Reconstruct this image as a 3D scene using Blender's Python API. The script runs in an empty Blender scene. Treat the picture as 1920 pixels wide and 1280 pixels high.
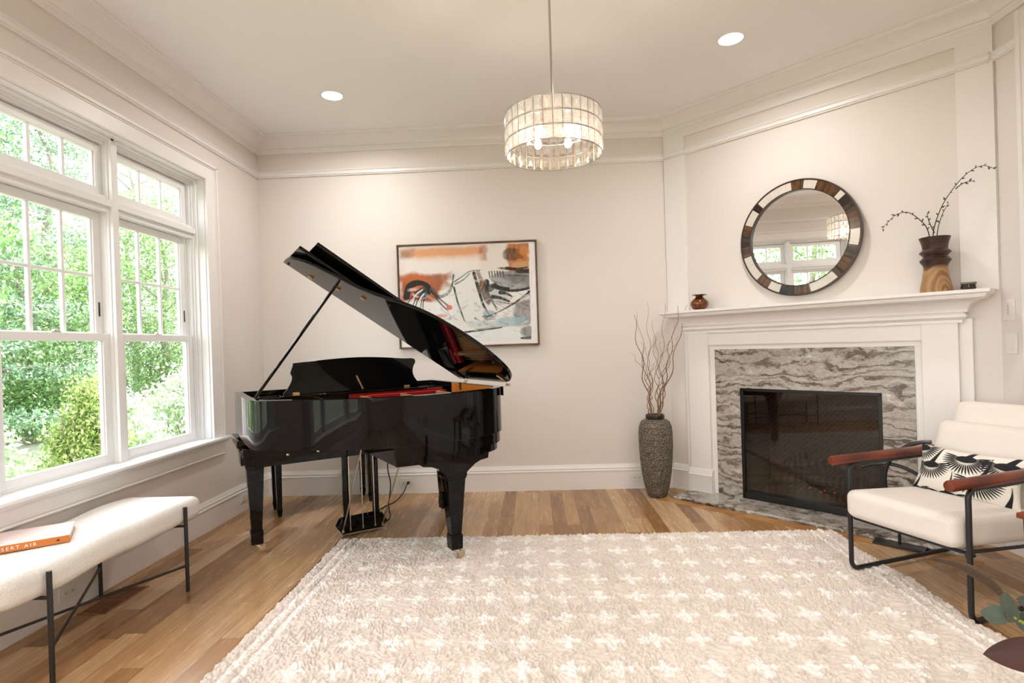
import bpy, math, random
import numpy as np
from mathutils import Vector, Matrix
random.seed(7); RS = np.random.RandomState(11)
C = bpy.context.scene.collection
PI = math.pi
# ------------------------------------------------------------------ helpers
class MB:
    """collects shapes; build() links them as one mesh object"""
    def __init__(s): s.v = []; s.f = []
    def add(s, vs, fs):
        n = len(s.v); s.v.extend([tuple(map(float, p)) for p in vs]); s.f.extend([tuple(i + n for i in f) for f in fs]); return s
    def box(s, x0, x1, y0, y1, z0, z1, fn=None):
        p = [(x, y, z) for z in (z0, z1) for y in (y0, y1) for x in (x0, x1)]
        if fn: p = [fn(*q) for q in p]
        return s.add(p, [(0, 2, 3, 1), (4, 5, 7, 6), (0, 1, 5, 4), (2, 6, 7, 3), (0, 4, 6, 2), (1, 3, 7, 5)])
    def taper(s, c0, h0, c1, h1):
        """box between two horizontal rectangles (centre, half sizes)"""
        p = []
        for c, h in ((c0, h0), (c1, h1)):
            p += [(c[0] - h[0], c[1] - h[1], c[2]), (c[0] + h[0], c[1] - h[1], c[2]), (c[0] + h[0], c[1] + h[1], c[2]), (c[0] - h[0], c[1] + h[1], c[2])]
        return s.add(p, [(3, 2, 1, 0), (4, 5, 6, 7), (0, 1, 5, 4), (1, 2, 6, 5), (2, 3, 7, 6), (3, 0, 4, 7)])
    def prism(s, poly, a, b, fn=lambda x, y, t: (x, y, t)):
        n = len(poly); p = [fn(x, y, a) for x, y in poly] + [fn(x, y, b) for x, y in poly]
        fs = [tuple(range(n - 1, -1, -1)), tuple(range(n, 2 * n))] + [(i, (i + 1) % n, n + (i + 1) % n, n + i) for i in range(n)]
        return s.add(p, fs)
    def wall(s, outer, inner, a, b):
        """closed wall between two outlines with equal point counts"""
        n = len(outer); p = [(x, y, z) for o in (outer, inner) for z in (a, b) for x, y in o]
        fs = []
        for i in range(n):
            j = (i + 1) % n
            fs += [(i, j, n + j, n + i), (2 * n + j, 2 * n + i, 3 * n + i, 3 * n + j), (n + i, n + j, 3 * n + j, 3 * n + i), (j, i, 2 * n + i, 2 * n + j)]
        return s.add(p, fs)
    def tube(s, pts, r, n=10, cap=True, closed=False):
        pts = [Vector(p) for p in pts]; m = len(pts); rr = r if hasattr(r, '__len__') else [r] * m
        vs = []; up = None
        for i in range(m):
            a = pts[(i - 1) % m] if (i > 0 or closed) else pts[i]; b = pts[(i + 1) % m] if (i < m - 1 or closed) else pts[i]
            t = (b - a).normalized()
            if up is None: up = t.orthogonal().normalized()
            up = (up - t * up.dot(t)); up = up.normalized() if up.length > 1e-6 else t.orthogonal().normalized()
            w = t.cross(up)
            for k in range(n):
                q = 2 * PI * k / n; vs.append(pts[i] + (up * math.cos(q) + w * math.sin(q)) * rr[i])
        fs = []
        for i in range(m if closed else m - 1):
            i2 = (i + 1) % m
            for k in range(n):
                k2 = (k + 1) % n; fs.append((i * n + k, i * n + k2, i2 * n + k2, i2 * n + k))
        if cap and not closed: fs += [tuple(range(n - 1, -1, -1)), tuple(range((m - 1) * n, m * n))]
        return s.add(vs, fs)
    def lathe(s, prof, n=32, c=(0, 0, 0), cap=True, axis='z'):
        vs = []
        for r, z in prof:
            for k in range(n):
                q = 2 * PI * k / n; x, y = r * math.cos(q), r * math.sin(q)
                vs.append((c[0] + x, c[1] + y, c[2] + z) if axis == 'z' else ((c[0] + x, c[1] + z, c[2] + y) if axis == 'y' else (c[0] + z, c[1] + x, c[2] + y)))
        m = len(prof); fs = [(i * n + k, i * n + (k + 1) % n, (i + 1) * n + (k + 1) % n, (i + 1) * n + k) for i in range(m - 1) for k in range(n)]
        if cap: fs += [tuple(range(n - 1, -1, -1)), tuple(range((m - 1) * n, m * n))]
        return s.add(vs, fs)
    def build(s, name, mat, parent=None, bevel=0, smooth=35, seg=2, loc=None, subsurf=0):
        me = bpy.data.meshes.new(name); me.from_pydata(s.v, [], s.f)
        for m in (mat if isinstance(mat, (list, tuple)) else [mat]): me.materials.append(m)
        me.update()
        o = bpy.data.objects.new(name, me); C.objects.link(o)
        if parent: o.parent = parent
        if loc: o.location = loc
        fix(me, smooth)
        if bevel:
            b = o.modifiers.new('b', 'BEVEL'); b.width = bevel; b.segments = seg; b.limit_method = 'ANGLE'; b.angle_limit = math.radians(35)
        if subsurf:
            b = o.modifiers.new('s', 'SUBSURF'); b.levels = b.render_levels = subsurf
        return o
import bmesh
def fix(me, smooth=35):
    bm = bmesh.new(); bm.from_mesh(me); bmesh.ops.recalc_face_normals(bm, faces=bm.faces); bm.to_mesh(me); bm.free()
    if smooth:
        me.polygons.foreach_set('use_smooth', [True] * len(me.polygons)); me.set_sharp_from_angle(angle=math.radians(smooth))
def mesh_np(name, V, F, mat, parent=None, col=None, smooth=True, cname='Col'):
    me = bpy.data.meshes.new(name); nv, nf, k = len(V), len(F), F.shape[1]
    me.vertices.add(nv); me.vertices.foreach_set('co', np.asarray(V, 'f').ravel())
    me.loops.add(nf * k); me.loops.foreach_set('vertex_index', F.astype('i').ravel())
    me.polygons.add(nf); me.polygons.foreach_set('loop_start', np.arange(nf, dtype='i') * k)
    me.update(calc_edges=True)
    me.polygons.foreach_set('use_smooth', np.full(nf, smooth))
    if col is not None:
        a = me.color_attributes.new(cname, 'FLOAT_COLOR', 'POINT'); cc = np.ones((nv, 4), 'f'); cc[:, :3] = col; a.data.foreach_set('color', cc.ravel())
    me.materials.append(mat); o = bpy.data.objects.new(name, me); C.objects.link(o)
    if parent: o.parent = parent
    return o
def gridfaces(nu, nv):
    i = np.arange(nu * nv).reshape(nv, nu); return np.stack([i[:-1, :-1].ravel(), i[:-1, 1:].ravel(), i[1:, 1:].ravel(), i[1:, :-1].ravel()], 1)
def thing(name, label, cat, loc=(0, 0, 0), rz=0, group=None, kind=None, rot=None):
    o = bpy.data.objects.new(name, None); C.objects.link(o); o.location = loc; o.rotation_euler = rot or (0, 0, rz); o.empty_display_size = .05
    tag(o, label, cat, group, kind); return o
def tag(o, label=None, cat=None, group=None, kind=None):
    if label: o['label'] = label
    if cat: o['category'] = cat
    if group: o['group'] = group
    if kind: o['kind'] = kind
    return o
def copy_tree(o, parent=None):
    c = o.copy(); C.objects.link(c)
    if parent: c.parent = parent
    for ch in list(o.children): copy_tree(ch, c)
    return c
def sm(mb, name, m, **k): return tag(mb.build(name, m, **k), kind='structure')
def lin(c): return tuple(((x / 12.92) if x <= .04045 else ((x + .055) / 1.055) ** 2.4) for x in c)
def hexc(h): return lin(tuple(int(h[i:i + 2], 16) / 255 for i in (0, 2, 4)))
# ------------------------------------------------------------------ materials
class N:
    def __init__(s, name):
        s.m = bpy.data.materials.new(name); s.m.use_nodes = True; s.t = s.m.node_tree; s.t.nodes.clear()
        s.out = s.t.nodes.new('ShaderNodeOutputMaterial')
    def n(s, typ, **k):
        d = s.t.nodes.new('ShaderNode' + typ)
        for a, b in k.items():
            if a.startswith('i_'):
                key = a[2:]; key = int(key) if key.isdigit() else key.replace('_', ' ')
                s.set(d.inputs[key], b)
            else: setattr(d, a, b)
        return d
    def set(s, inp, b):
        if isinstance(b, bpy.types.NodeSocket): s.t.links.new(b, inp)
        elif isinstance(b, bpy.types.Node): s.t.links.new(b.outputs[0], inp)
        else:
            if isinstance(b, tuple) and len(b) == 3 and inp.type == 'RGBA': b = b + (1,)
            inp.default_value = b
    def math(s, op, a, b=0, c=None):
        d = s.t.nodes.new('ShaderNodeMath'); d.operation = op; s.set(d.inputs[0], a); s.set(d.inputs[1], b)
        if c is not None: s.set(d.inputs[2], c)
        return d
    def mix(s, f, a, b, blend='MIX'):
        d = s.t.nodes.new('ShaderNodeMix'); d.data_type = 'RGBA'; d.blend_type = blend; s.set(d.inputs[0], f); s.set(d.inputs[6], a); s.set(d.inputs[7], b); return d.outputs[2]
    def ramp(s, f, stops, interp='LINEAR'):
        d = s.t.nodes.new('ShaderNodeValToRGB'); r = d.color_ramp; r.interpolation = interp
        while len(r.elements) > 1: r.elements.remove(r.elements[-1])
        r.elements[0].position = stops[0][0]; r.elements[0].color = tuple(stops[0][1]) + (1,)
        for p, c in stops[1:]:
            e = r.elements.new(p); e.color = tuple(c) + (1,)
        s.set(d.inputs[0], f); return d.outputs[0]
    def coord(s, scale=(1, 1, 1), rot=(0, 0, 0), kind='Object'):
        tc = s.n('TexCoord'); mp = s.n('Mapping'); s.t.links.new(tc.outputs[kind], mp.inputs[0]); mp.inputs['Scale'].default_value = scale; mp.inputs['Rotation'].default_value = rot; return mp.outputs[0]
    def noise(s, vec, scale, detail=4, rough=.5, dist=0):
        return s.n('TexNoise', i_Vector=vec, i_Scale=scale, i_Detail=detail, i_Roughness=rough, i_Distortion=dist)
    def bsdf(s, col, rough=.5, metal=0, bump=None, bs=.3, bd=.01, **k):
        b = s.n('BsdfPrincipled'); s.set(b.inputs['Base Color'], col); s.set(b.inputs['Roughness'], rough); b.inputs['Metallic'].default_value = metal
        for a, v in k.items(): s.set(b.inputs[a.replace('_', ' ')], v)
        if bump is not None:
            q = s.n('Bump', i_Height=bump, i_Strength=bs, i_Distance=bd); s.t.links.new(q.outputs[0], b.inputs['Normal'])
        s.t.links.new(b.outputs[0], s.out.inputs[0]); return b
def plain(name, col, rough=.5, metal=0, var=0, bump=0, scale=40, **k):
    m = N(name); v = m.coord()
    nz = m.noise(v, scale, 4)
    c = m.mix(nz.outputs[0], tuple(x * (1 - var) for x in col), tuple(min(1, x * (1 + var)) for x in col)) if var else col
    m.bsdf(c, rough, metal, nz.outputs[0] if bump else None, bump, .002, **k); return m.m
def emit(name, col, st):
    m = N(name); e = m.n('Emission', i_Color=col + (1,), i_Strength=st); m.t.links.new(e.outputs[0], m.out.inputs[0]); return m.m
WALLC = (.755, .71, .672); TRIMC = (.83, .805, .79)
M = {}
M['wall'] = plain('wall_paint', WALLC, .55, var=.012, bump=.06, scale=180)
M['trim'] = plain('trim_paint', TRIMC, .38, var=.008)
M['ceil'] = plain('ceiling_paint', (.86, .845, .835), .7, var=.01)
M['winw'] = plain('window_paint', (.84, .845, .85), .35)
M['black'] = plain('black_metal', (.012, .012, .013), .35)
M['piano'] = N('piano_lacquer'); M['piano'].bsdf((.0035, .0033, .0035), .03, 0, Specular_IOR_Level=.27); M['piano'] = M['piano'].m
M['brass'] = plain('brass', (.75, .5, .2), .22, 1)
M['nickel'] = plain('nickel', (.72, .66, .58), .2, 1)
M['bronze'] = plain('bronze_fitting', (.35, .2, .1), .35, .8)
M['chrome'] = plain('steel', (.45, .43, .41), .25, 1)
M['plate'] = plain('gold_plate', (.62, .33, .12), .35, .5, var=.05)
M['felt'] = plain('red_felt', (.45, .012, .015), .9, var=.2)
M['white_key'] = plain('white_key', (.8, .78, .72), .2)
M['rubber'] = plain('rubber', (.015, .015, .015), .7)
M['plastic'] = plain('outlet_plastic', (.8, .78, .74), .35)
def wood(name, a, b, rough=.35, scale=(30, 30, 2), dist=2.0):
    m = N(name); v = m.coord(scale); n1 = m.noise(v, 1.2, 6, .6, dist)
    w = m.n('TexWave', i_Vector=v, i_Scale=.35, i_Distortion=6.0, i_Detail=3.0, i_Detail_Scale=1.2)
    f = m.math('ADD', m.math('MULTIPLY', n1.outputs[0], .6), m.math('MULTIPLY', w.outputs['Fac'], .4))
    m.bsdf(m.ramp(f, [(.25, a), (.75, b)]), rough, bump=f, bs=.08, bd=.002); return m.m
M['arm'] = wood('mahogany_arm', (.07, .012, .005), (.19, .034, .012), .28, (3, 30, 30))
M['rimwood'] = wood('inner_rim_wood', (.55, .16, .02), (.80, .30, .05), .3, (3, 3, 30))
M['spruce'] = wood('soundboard_spruce', (.55, .30, .10), (.7, .42, .18), .35, (2, 40, 2))
M['walnut'] = wood('walnut_frame', (.07, .028, .012), (.19, .085, .035), .4, (3, 30, 30))
M['tabletop'] = wood('red_wood_table', (.12, .02, .006), (.30, .06, .015), .3, (3, 30, 30))
M['grille'] = wood('vent_oak', (.22, .09, .035), (.32, .14, .06), .4, (20, 2, 2))
def floor_mat():
    m = N('oak_planks'); tc = m.n('TexCoord'); sp = m.n('SeparateXYZ'); m.t.links.new(tc.outputs['Object'], sp.inputs[0]); X, Y = sp.outputs[0], sp.outputs[1]
    w, L = .093, 1.15
    rx = m.math('DIVIDE', X, w); row = m.math('FLOOR', rx)
    wn = m.n('TexWhiteNoise', noise_dimensions='1D'); m.t.links.new(row.outputs[0], wn.inputs['W'])
    ry = m.math('ADD', m.math('DIVIDE', Y, L), m.math('MULTIPLY', wn.outputs[0], 7.3)); col = m.math('FLOOR', ry)
    cv = m.n('CombineXYZ', i_0=row.outputs[0], i_1=col.outputs[0], i_2=0.0)
    w2 = m.n('TexWhiteNoise', noise_dimensions='3D'); m.t.links.new(cv.outputs[0], w2.inputs['Vector'])
    base = m.ramp(w2.outputs[0], [(0, hexc('8c6740')), (.25, hexc('a87f55')), (.5, hexc('b58d62')), (.75, hexc('c4a076')), (1, hexc('d0b08a'))])
    # grain, offset per plank
    off = m.math('MULTIPLY', w2.outputs[0], 37.0)
    gv = m.n('CombineXYZ', i_0=m.math('ADD', m.math('MULTIPLY', X, 26.0), off).outputs[0], i_1=m.math('ADD', m.math('MULTIPLY', Y, 1.6), off).outputs[0], i_2=off.outputs[0])
    g = m.noise(gv.outputs[0], 1.6, 7, .62, 1.6)
    gv2 = m.n('CombineXYZ', i_0=m.math('MULTIPLY', X, 300.0).outputs[0], i_1=m.math('MULTIPLY', Y, 9.0).outputs[0], i_2=off.outputs[0])
    g2 = m.noise(gv2.outputs[0], 1.0, 3, .6)
    c = m.mix(m.math('MULTIPLY', m.math('SUBTRACT', g.outputs[0], .5), 1.0), base, hexc('6e4721'), 'MIX')
    gr = m.ramp(g.outputs[0], [(.3, (.62, .56, .5)), (.5, (.92, .9, .88)), (.7, (1.08, 1.08, 1.08))])
    c = m.mix(.85, base, gr, 'MULTIPLY')
    gr2 = m.ramp(g2.outputs[0], [(.3, (.8, .78, .75)), (.6, (1, 1, 1))]); c = m.mix(.5, c, gr2, 'MULTIPLY')
    fx = m.math('FRACT', rx); fy = m.math('FRACT', ry)
    ex = m.math('LESS_THAN', m.math('MINIMUM', fx, m.math('SUBTRACT', 1.0, fx)), .011)
    ey = m.math('LESS_THAN', m.math('MINIMUM', fy, m.math('SUBTRACT', 1.0, fy)), .0012)
    e = m.math('MAXIMUM', ex, ey)
    c = m.mix(m.math('MULTIPLY', e, .75), c, hexc('5a3a1c'))
    h = m.math('SUBTRACT', m.math('MULTIPLY', g2.outputs[0], .15), e)
    m.bsdf(c, m.math('ADD', .19, m.math('MULTIPLY', g.outputs[0], .14)), bump=h, bs=.25, bd=.0015, Specular_IOR_Level=.5); return m.m
M['floor'] = floor_mat()
M['board'] = wood('hearth_border_oak', hexc('a06e35'), hexc('bd8c52'), .32, (2, 30, 30))
def marble(name, k=1.0):
    m = N(name); v = m.coord((1.0, 1.0, 2.3), kind='Object')
    d = m.noise(v, 1.8, 5, .6); vv = m.n('VectorMath', operation='MULTIPLY_ADD'); m.set(vv.inputs[0], d.outputs[1]); vv.inputs[1].default_value = (.5, .5, .9); m.set(vv.inputs[2], v)
    a = m.noise(vv.outputs[0], 3.2, 10, .68, 1.2); b = m.n('TexWave', wave_type='BANDS', bands_direction='Z', i_Vector=vv.outputs[0], i_Scale=2.2, i_Distortion=9.0, i_Detail=8.0, i_Detail_Scale=2.0, i_Detail_Roughness=.7)
    c3 = m.noise(v, 45, 4, .7)
    f = m.math('ADD', m.math('MULTIPLY', a.outputs[0], .62), m.math('MULTIPLY', b.outputs['Fac'], .30)); f = m.math('ADD', f, m.math('MULTIPLY', c3.outputs[0], .12))
    c = m.ramp(f, [(.30, hexc('4a4038')), (.40, hexc('7a7068')), (.48, hexc('aaa49d')), (.53, hexc('8f857b')), (.60, hexc('c2bdb6')), (.68, hexc('a19a92')), (.78, hexc('dcd8d2'))])
    m.bsdf(c, .22, bump=f, bs=.05, bd=.002); return m.m
M['marble'] = marble('veined_grey_marble')
def fabric(name, col, col2, scale=500, bs=.35, bd=.001):
    m = N(name); v = m.coord(); n1 = m.noise(v, scale, 2); n2 = m.noise(v, 9, 3)
    w1 = m.n('TexWave', i_Vector=v, i_Scale=scale * .6, i_Distortion=1.5)
    h = m.math('ADD', n1.outputs[0], m.math('MULTIPLY', w1.outputs['Fac'], .3))
    c = m.mix(n2.outputs[0], col, col2); m.bsdf(c, .9, bump=h, bs=bs, bd=bd, Sheen_Weight=.2); return m.m
M['linen'] = fabric('cream_linen', (.80, .75, .69), (.76, .71, .65), 300)
def boucle():
    m = N('boucle'); v = m.coord(); vo = m.n('TexVoronoi', i_Vector=v, i_Scale=300.0); n1 = m.noise(v, 420, 3)
    h = m.math('SUBTRACT', m.math('MULTIPLY', n1.outputs[0], .6), vo.outputs['Distance'])
    c = m.ramp(m.math('ADD', h, .5), [(.0, (.74, .71, .67)), (.5, (.90, .885, .86))]); m.bsdf(c, .95, bump=h, bs=.7, bd=.0025, Sheen_Weight=.3); return m.m
M['boucle'] = boucle()
def attr_mat(name, rough=.7, bumpscale=0, bs=.2, bd=.002, sheen=0, mul=None):
    m = N(name); a = m.n('VertexColor', layer_name='Col'); nz = m.noise(m.coord(), bumpscale or 100, 4); c = a.outputs[0]
    if mul: c = m.mix(1.0, c, m.ramp(nz.outputs[0], [(.3, (mul, mul, mul)), (.65, (1, 1, 1))]), 'MULTIPLY')
    m.bsdf(c, rough, bump=nz.outputs[0] if bumpscale else None, bs=bs, bd=bd, Sheen_Weight=sheen); return m.m
M['paint'] = attr_mat('painted_canvas', .55, 160, .25, .002)
M['print'] = attr_mat('printed_linen', .85, 500, .2, .001)
M['rug'] = attr_mat('wool_pile', .95, 420, .35, .003, .2, .90)
M['shell'] = attr_mat('polished_horn', .18)
M['thread'] = plain('vase_stone', (.10, .085, .07), .8)
def stone():
    m = N('rough_dark_stone'); v = m.coord((1, 1, 1.6)); a = m.noise(v, 75, 5, .7); b = m.n('TexVoronoi', i_Vector=v, i_Scale=110.0); z = m.noise(m.coord((.3, .3, 14)), 4, 3)
    f = m.math('ADD', m.math('MULTIPLY', a.outputs[0], .8), m.math('MULTIPLY', b.outputs['Distance'], .35)); f = m.math('ADD', f, m.math('MULTIPLY', z.outputs[0], .22))
    c = m.ramp(f, [(.42, (.012, .01, .009)), (.60, (.05, .042, .035)), (.70, (.14, .115, .09)), (.85, (.32, .27, .22))]); m.bsdf(c, .7, bump=f, bs=1.0, bd=.008); return m.m
M['stone'] = stone()
M['twig'] = wood('willow_bark', (.13, .06, .03), (.36, .21, .13), .7, (60, 60, 8))
def two_tone():
    m = N('two_tone_wood'); tc = m.n('TexCoord'); sp = m.n('SeparateXYZ'); m.t.links.new(tc.outputs['Object'], sp.inputs[0])
    v = m.coord((5, 5, 2.6)); w = m.n('TexWave', wave_type='RINGS', rings_direction='Y', i_Vector=v, i_Scale=1.7, i_Distortion=3.0, i_Detail=3.0)
    lightc = m.ramp(w.outputs['Fac'], [(0, (.33, .18, .07)), (.5, (.42, .26, .115)), (.95, (.24, .115, .045))])
    darkc = m.ramp(w.outputs['Fac'], [(0, (.028, .012, .008)), (1, (.05, .02, .01))])
    f = m.n('MapRange'); m.set(f.inputs[0], m.math('ADD', sp.outputs[2], m.math('MULTIPLY', w.outputs['Fac'], .012))); f.inputs[1].default_value = .135; f.inputs[2].default_value = .16
    m.bsdf(m.mix(f.outputs[0], lightc, darkc), .4); return m.m
M['twotone'] = two_tone()
def amber():
    m = N('copper_glaze'); n1 = m.noise(m.coord(), 30, 5, .7); m.bsdf(m.ramp(n1.outputs[0], [(.3, (.05, .010, .002)), (.6, (.22, .06, .010)), (.8, (.42, .17, .04))]), .14, .55, Coat_Weight=.5); return m.m
M['amber'] = amber()
def glass(name='window_glass', refl=.06, tint=(1, 1, 1), gl=.0):
    m = N(name); lw = m.n('LayerWeight', i_Blend=.5); fr = m.math('ADD', m.math('MULTIPLY', m.math('POWER', lw.outputs['Facing'], 4.0), .7), .035); t = m.n('BsdfTransparent', i_Color=tint + (1,)); g = m.n('BsdfGlossy', i_Roughness=gl, i_Color=(1, 1, 1, 1)); mx = m.n('MixShader')
    m.t.links.new(fr.outputs[0], mx.inputs[0]); m.t.links.new(t.outputs[0], mx.inputs[1]); m.t.links.new(g.outputs[0], mx.inputs[2]); m.t.links.new(mx.outputs[0], m.out.inputs[0]); return m.m
M['glass'] = glass()
M['fireglass'] = glass('tinted_fire_glass', tint=(.72, .70, .68), gl=.015)
def crystal():
    m = N('crystal'); t = m.n('BsdfTransparent', i_Color=(1.0, .99, .98, 1)); g = m.n('BsdfGlossy', i_Roughness=.04, i_Color=(1, 1, 1, 1)); r = m.n('BsdfRefraction', i_Roughness=.02, i_IOR=1.45, i_Color=(1, 1, 1, 1)); d = m.n('BsdfTranslucent', i_Color=(.95, .93, .9, 1))
    a = m.n('MixShader', i_0=.45); m.t.links.new(t.outputs[0], a.inputs[1]); m.t.links.new(r.outputs[0], a.inputs[2])
    lw = m.n('LayerWeight', i_Blend=.45); b = m.n('MixShader'); m.set(b.inputs[0], m.math('ADD', m.math('MULTIPLY', lw.outputs['Facing'], .4), .14)); m.t.links.new(a.outputs[0], b.inputs[1]); m.t.links.new(g.outputs[0], b.inputs[2])
    c = m.n('MixShader', i_0=.07); m.t.links.new(b.outputs[0], c.inputs[1]); m.t.links.new(d.outputs[0], c.inputs[2]); m.t.links.new(c.outputs[0], m.out.inputs[0]); return m.m
M['crystal'] = crystal()
M['mirror'] = plain('mirror_silver', (.93, .93, .93), .0, 1)
M['bulb'] = emit('lit_bulb', (1, .86, .68), 30)
M['can'] = emit('lit_recessed_lamp', (1, .93, .85), 9)
M['bookor'] = plain('orange_book_spine', (.62, .19, .03), .45, var=.06)
M['pages'] = plain('book_pages', (.8, .76, .7), .8)
M['letter'] = plain('white_lettering', (.9, .88, .85), .5)
M['dletter'] = plain('dark_emblem', (.05, .02, .01), .5)
def cover():
    m = N('pink_sky_cover'); n1 = m.noise(m.coord((2.5, 9, 1)), 3, 5, .6, .8); m.bsdf(m.ramp(n1.outputs[0], [(.3, (.42, .52, .72)), (.42, (.80, .72, .78)), (.55, (.85, .62, .55)), (.7, (.86, .72, .62)), (.8, (.75, .45, .33))]), .3); return m.m
M['cover'] = cover()
def leafmat(name, cols, rough=.45, trans=.35):
    m = N(name); a = m.n('VertexColor', layer_name='Col'); d = m.n('BsdfPrincipled'); m.set(d.inputs['Base Color'], a.outputs[0]); d.inputs['Roughness'].default_value = rough
    t = m.n('BsdfTranslucent'); m.set(t.inputs[0], a.outputs[0]); mx = m.n('MixShader', i_0=trans); m.t.links.new(d.outputs[0], mx.inputs[1]); m.t.links.new(t.outputs[0], mx.inputs[2]); m.t.links.new(mx.outputs[0], m.out.inputs[0]); return m.m
M['leaf'] = leafmat('foliage', None)
M['bark'] = plain('tree_bark', (.20, .17, .145), .9, var=.3, bump=.6, scale=30)
M['grass'] = plain('lawn', (.23, .25, .17), .9, var=.4, scale=6)
M['rubberleaf'] = plain('grey_green_leaf', (.055, .075, .055), .45, var=.3, scale=25)
M['brownleaf'] = plain('brown_leaf', (.075, .04, .02), .55, var=.35, scale=30)
M['redleaf'] = plain('dark_red_leaf', (.05, .009, .006), .5, var=.3, scale=20)
M['stemg'] = plain('green_stem', (.35, .40, .08), .5)
M['budleaf'] = plain('olive_leaf', (.045, .07, .025), .5, var=.3)
M['budstem'] = plain('branch_bark', (.03, .014, .008), .6)
M['ceramic'] = plain('dark_ceramic', (.02, .018, .016), .25)
def herring():
    m = N('firebrick'); v = m.coord((1, 1, 1), (0, math.radians(45), 0)); b = m.n('TexBrick', i_Scale=9.0, i_Color1=(.13, .075, .05, 1), i_Color2=(.09, .055, .038, 1), i_Mortar=(.22, .17, .13, 1)); sw = m.n('SeparateXYZ', i_0=v); cb = m.n('CombineXYZ', i_0=sw.outputs[0], i_1=sw.outputs[2], i_2=0.0); m.t.links.new(cb.outputs[0], b.inputs[0]); b.inputs['Mortar Size'].default_value = .012
    m.bsdf(b.outputs[0], .8); return m.m
M['firebrick'] = herring()
M['log'] = wood('charred_log', (.02, .013, .01), (.16, .10, .06), .9, (20, 20, 4))
M['ember'] = emit('glowing_ember', (1, .12, .05), 1.2)
# ------------------------------------------------------------------ room
H = 3.05; B = 3.457; W = 4.939; YR = -(W - B); YB = -7.6; T = .16; r2 = math.sqrt(.5)
def hp(s, o, z=0): return (B + s * r2 - o * r2, -s * r2 - o * r2, z)
WY0, WY1, WZ0, WZ1 = -3.140, -.80, .62, 2.487     # opening in the left wall
VY0, VY1, VZ0 = -6.50, -4.00, .38
sm(MB().box(-.3, W + .3, YB - .3, .3, -.12, 0), 'floor', M['floor'])
sm(MB().box(-.3, W + .3, YB - .3, .3, H, H + .15), 'ceiling', M['ceil'])
g = MB(); g.box(-T, 0, YB - T, VY0, 0, H).box(-T, 0, VY1, WY0, 0, H).box(-T, 0, WY1, T, 0, H).box(-T, 0, WY0, WY1, 0, WZ0).box(-T, 0, WY0, WY1, WZ1, H).box(-T, 0, VY0, VY1, 0, VZ0).box(-T, 0, VY0, VY1, WZ1, H); sm(g, 'wall_left', M['wall'])
sm(MB().box(0, B + .12, 0, T, 0, H), 'wall_back', M['wall'])
sm(MB().box(W, W + T, YB - T, YR + .05, 0, H), 'wall_right', M['wall'])
# angled chimney wall with the firebox hole
FB = (.605, 1.52, .03, .852); SL = math.sqrt(2) * (W - B)
fh = lambda x, y, z: hp(x, y, z)
g = MB(); g.box(-.02, FB[0], -.5, 0, 0, H, fh).box(FB[1], SL + .02, -.5, 0, 0, H, fh).box(FB[0], FB[1], -.5, 0, FB[3], H, fh).box(FB[0], FB[1], -.5, 0, 0, FB[2], fh)
sm(g, 'wall_fireplace', M['wall'])
# rear wall with three window openings
RW = [(.55, 1.25), (1.45, 3.15), (3.35, 4.05)]; RZ = (.45, 2.55)
g = MB(); xs = [0] + [q for p in RW for q in p] + [W]
for i in range(0, len(xs), 2): g.box(xs[i], xs[i + 1], YB - T, YB, 0, H)
for a, b in RW: g.box(a, b, YB - T, YB, 0, RZ[0]).box(a, b, YB - T, YB, RZ[1], H)
sm(g, 'wall_rear', M['wall'])
# mouldings, mitred at the corners, one mesh per wall
path = [(0, YB), (0, 0), (B, 0), (W, YR), (W, YB)]
names = ['left', 'back', 'fireplace', 'right']
def miter(i, o):
    def nrm(a, b):
        d = Vector((b[0] - a[0], b[1] - a[1])).normalized(); return Vector((d.y, -d.x))
    ns = []
    if i > 0: ns.append(nrm(path[i - 1], path[i]))
    if i < len(path) - 1: ns.append(nrm(path[i], path[i + 1]))
    if len(ns) == 1: m = ns[0]
    else: m = (ns[0] + ns[1]).normalized(); m = m / m.dot(ns[0])
    return (path[i][0] + m.x * o, path[i][1] + m.y * o)
def moulding(i, prof):
    g = MB(); n = len(prof); vs = [(*miter(i, o), z) for o, z in prof] + [(*miter(i + 1, o), z) for o, z in prof]
    g.add(vs, [(k, (k + 1) % n, n + (k + 1) % n, n + k) for k in range(n)] + [tuple(range(n)), tuple(range(2 * n - 1, n - 1, -1))]); return g
cove = [(.030 + .108 * (1 - math.cos(t)), 2.966 + .058 * math.sin(t)) for t in [PI / 2 * k / 8 for k in range(9)]]
cove = [(.034 + .10 * (1 - math.cos(PI / 2 * k / 8)), 2.968 + .056 * math.sin(PI / 2 * k / 8)) for k in range(9)]
crown = [(0, 2.924), (.014, 2.924), (.016, 2.934), (.024, 2.940), (.033, 2.948), (.036, 2.955), (.030, 2.960), (.034, 2.962)] + cove + [(.134, 3.030), (.144, 3.032), (.148, 3.040), (.147, H), (0, H)]
bead = [(0, 2.723), (.014, 2.723), (.014, 2.729), (.023, 2.732), (.023, 2.739), (.014, 2.743), (.014, 2.757), (.022, 2.765), (.018, 2.774), (.006, 2.779), (0, 2.780)]
base = [(0, 0), (.020, 0), (.020, .150), (.024, .153), (.024, .160), (.017, .166), (.019, .178), (.014, .188), (.010, .196), (.007, .206), (0, .206)]
for i, nm in enumerate(names):
    sm(moulding(i, crown), 'trim_%d' % (i + 1), M['trim'], smooth=25)
    sm(moulding(i, bead), 'trim_%d' % (i + 5), M['trim'], smooth=25)
    if nm != 'fireplace': sm(moulding(i, base), 'baseboard_' + nm, M['trim'], smooth=25)
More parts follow.
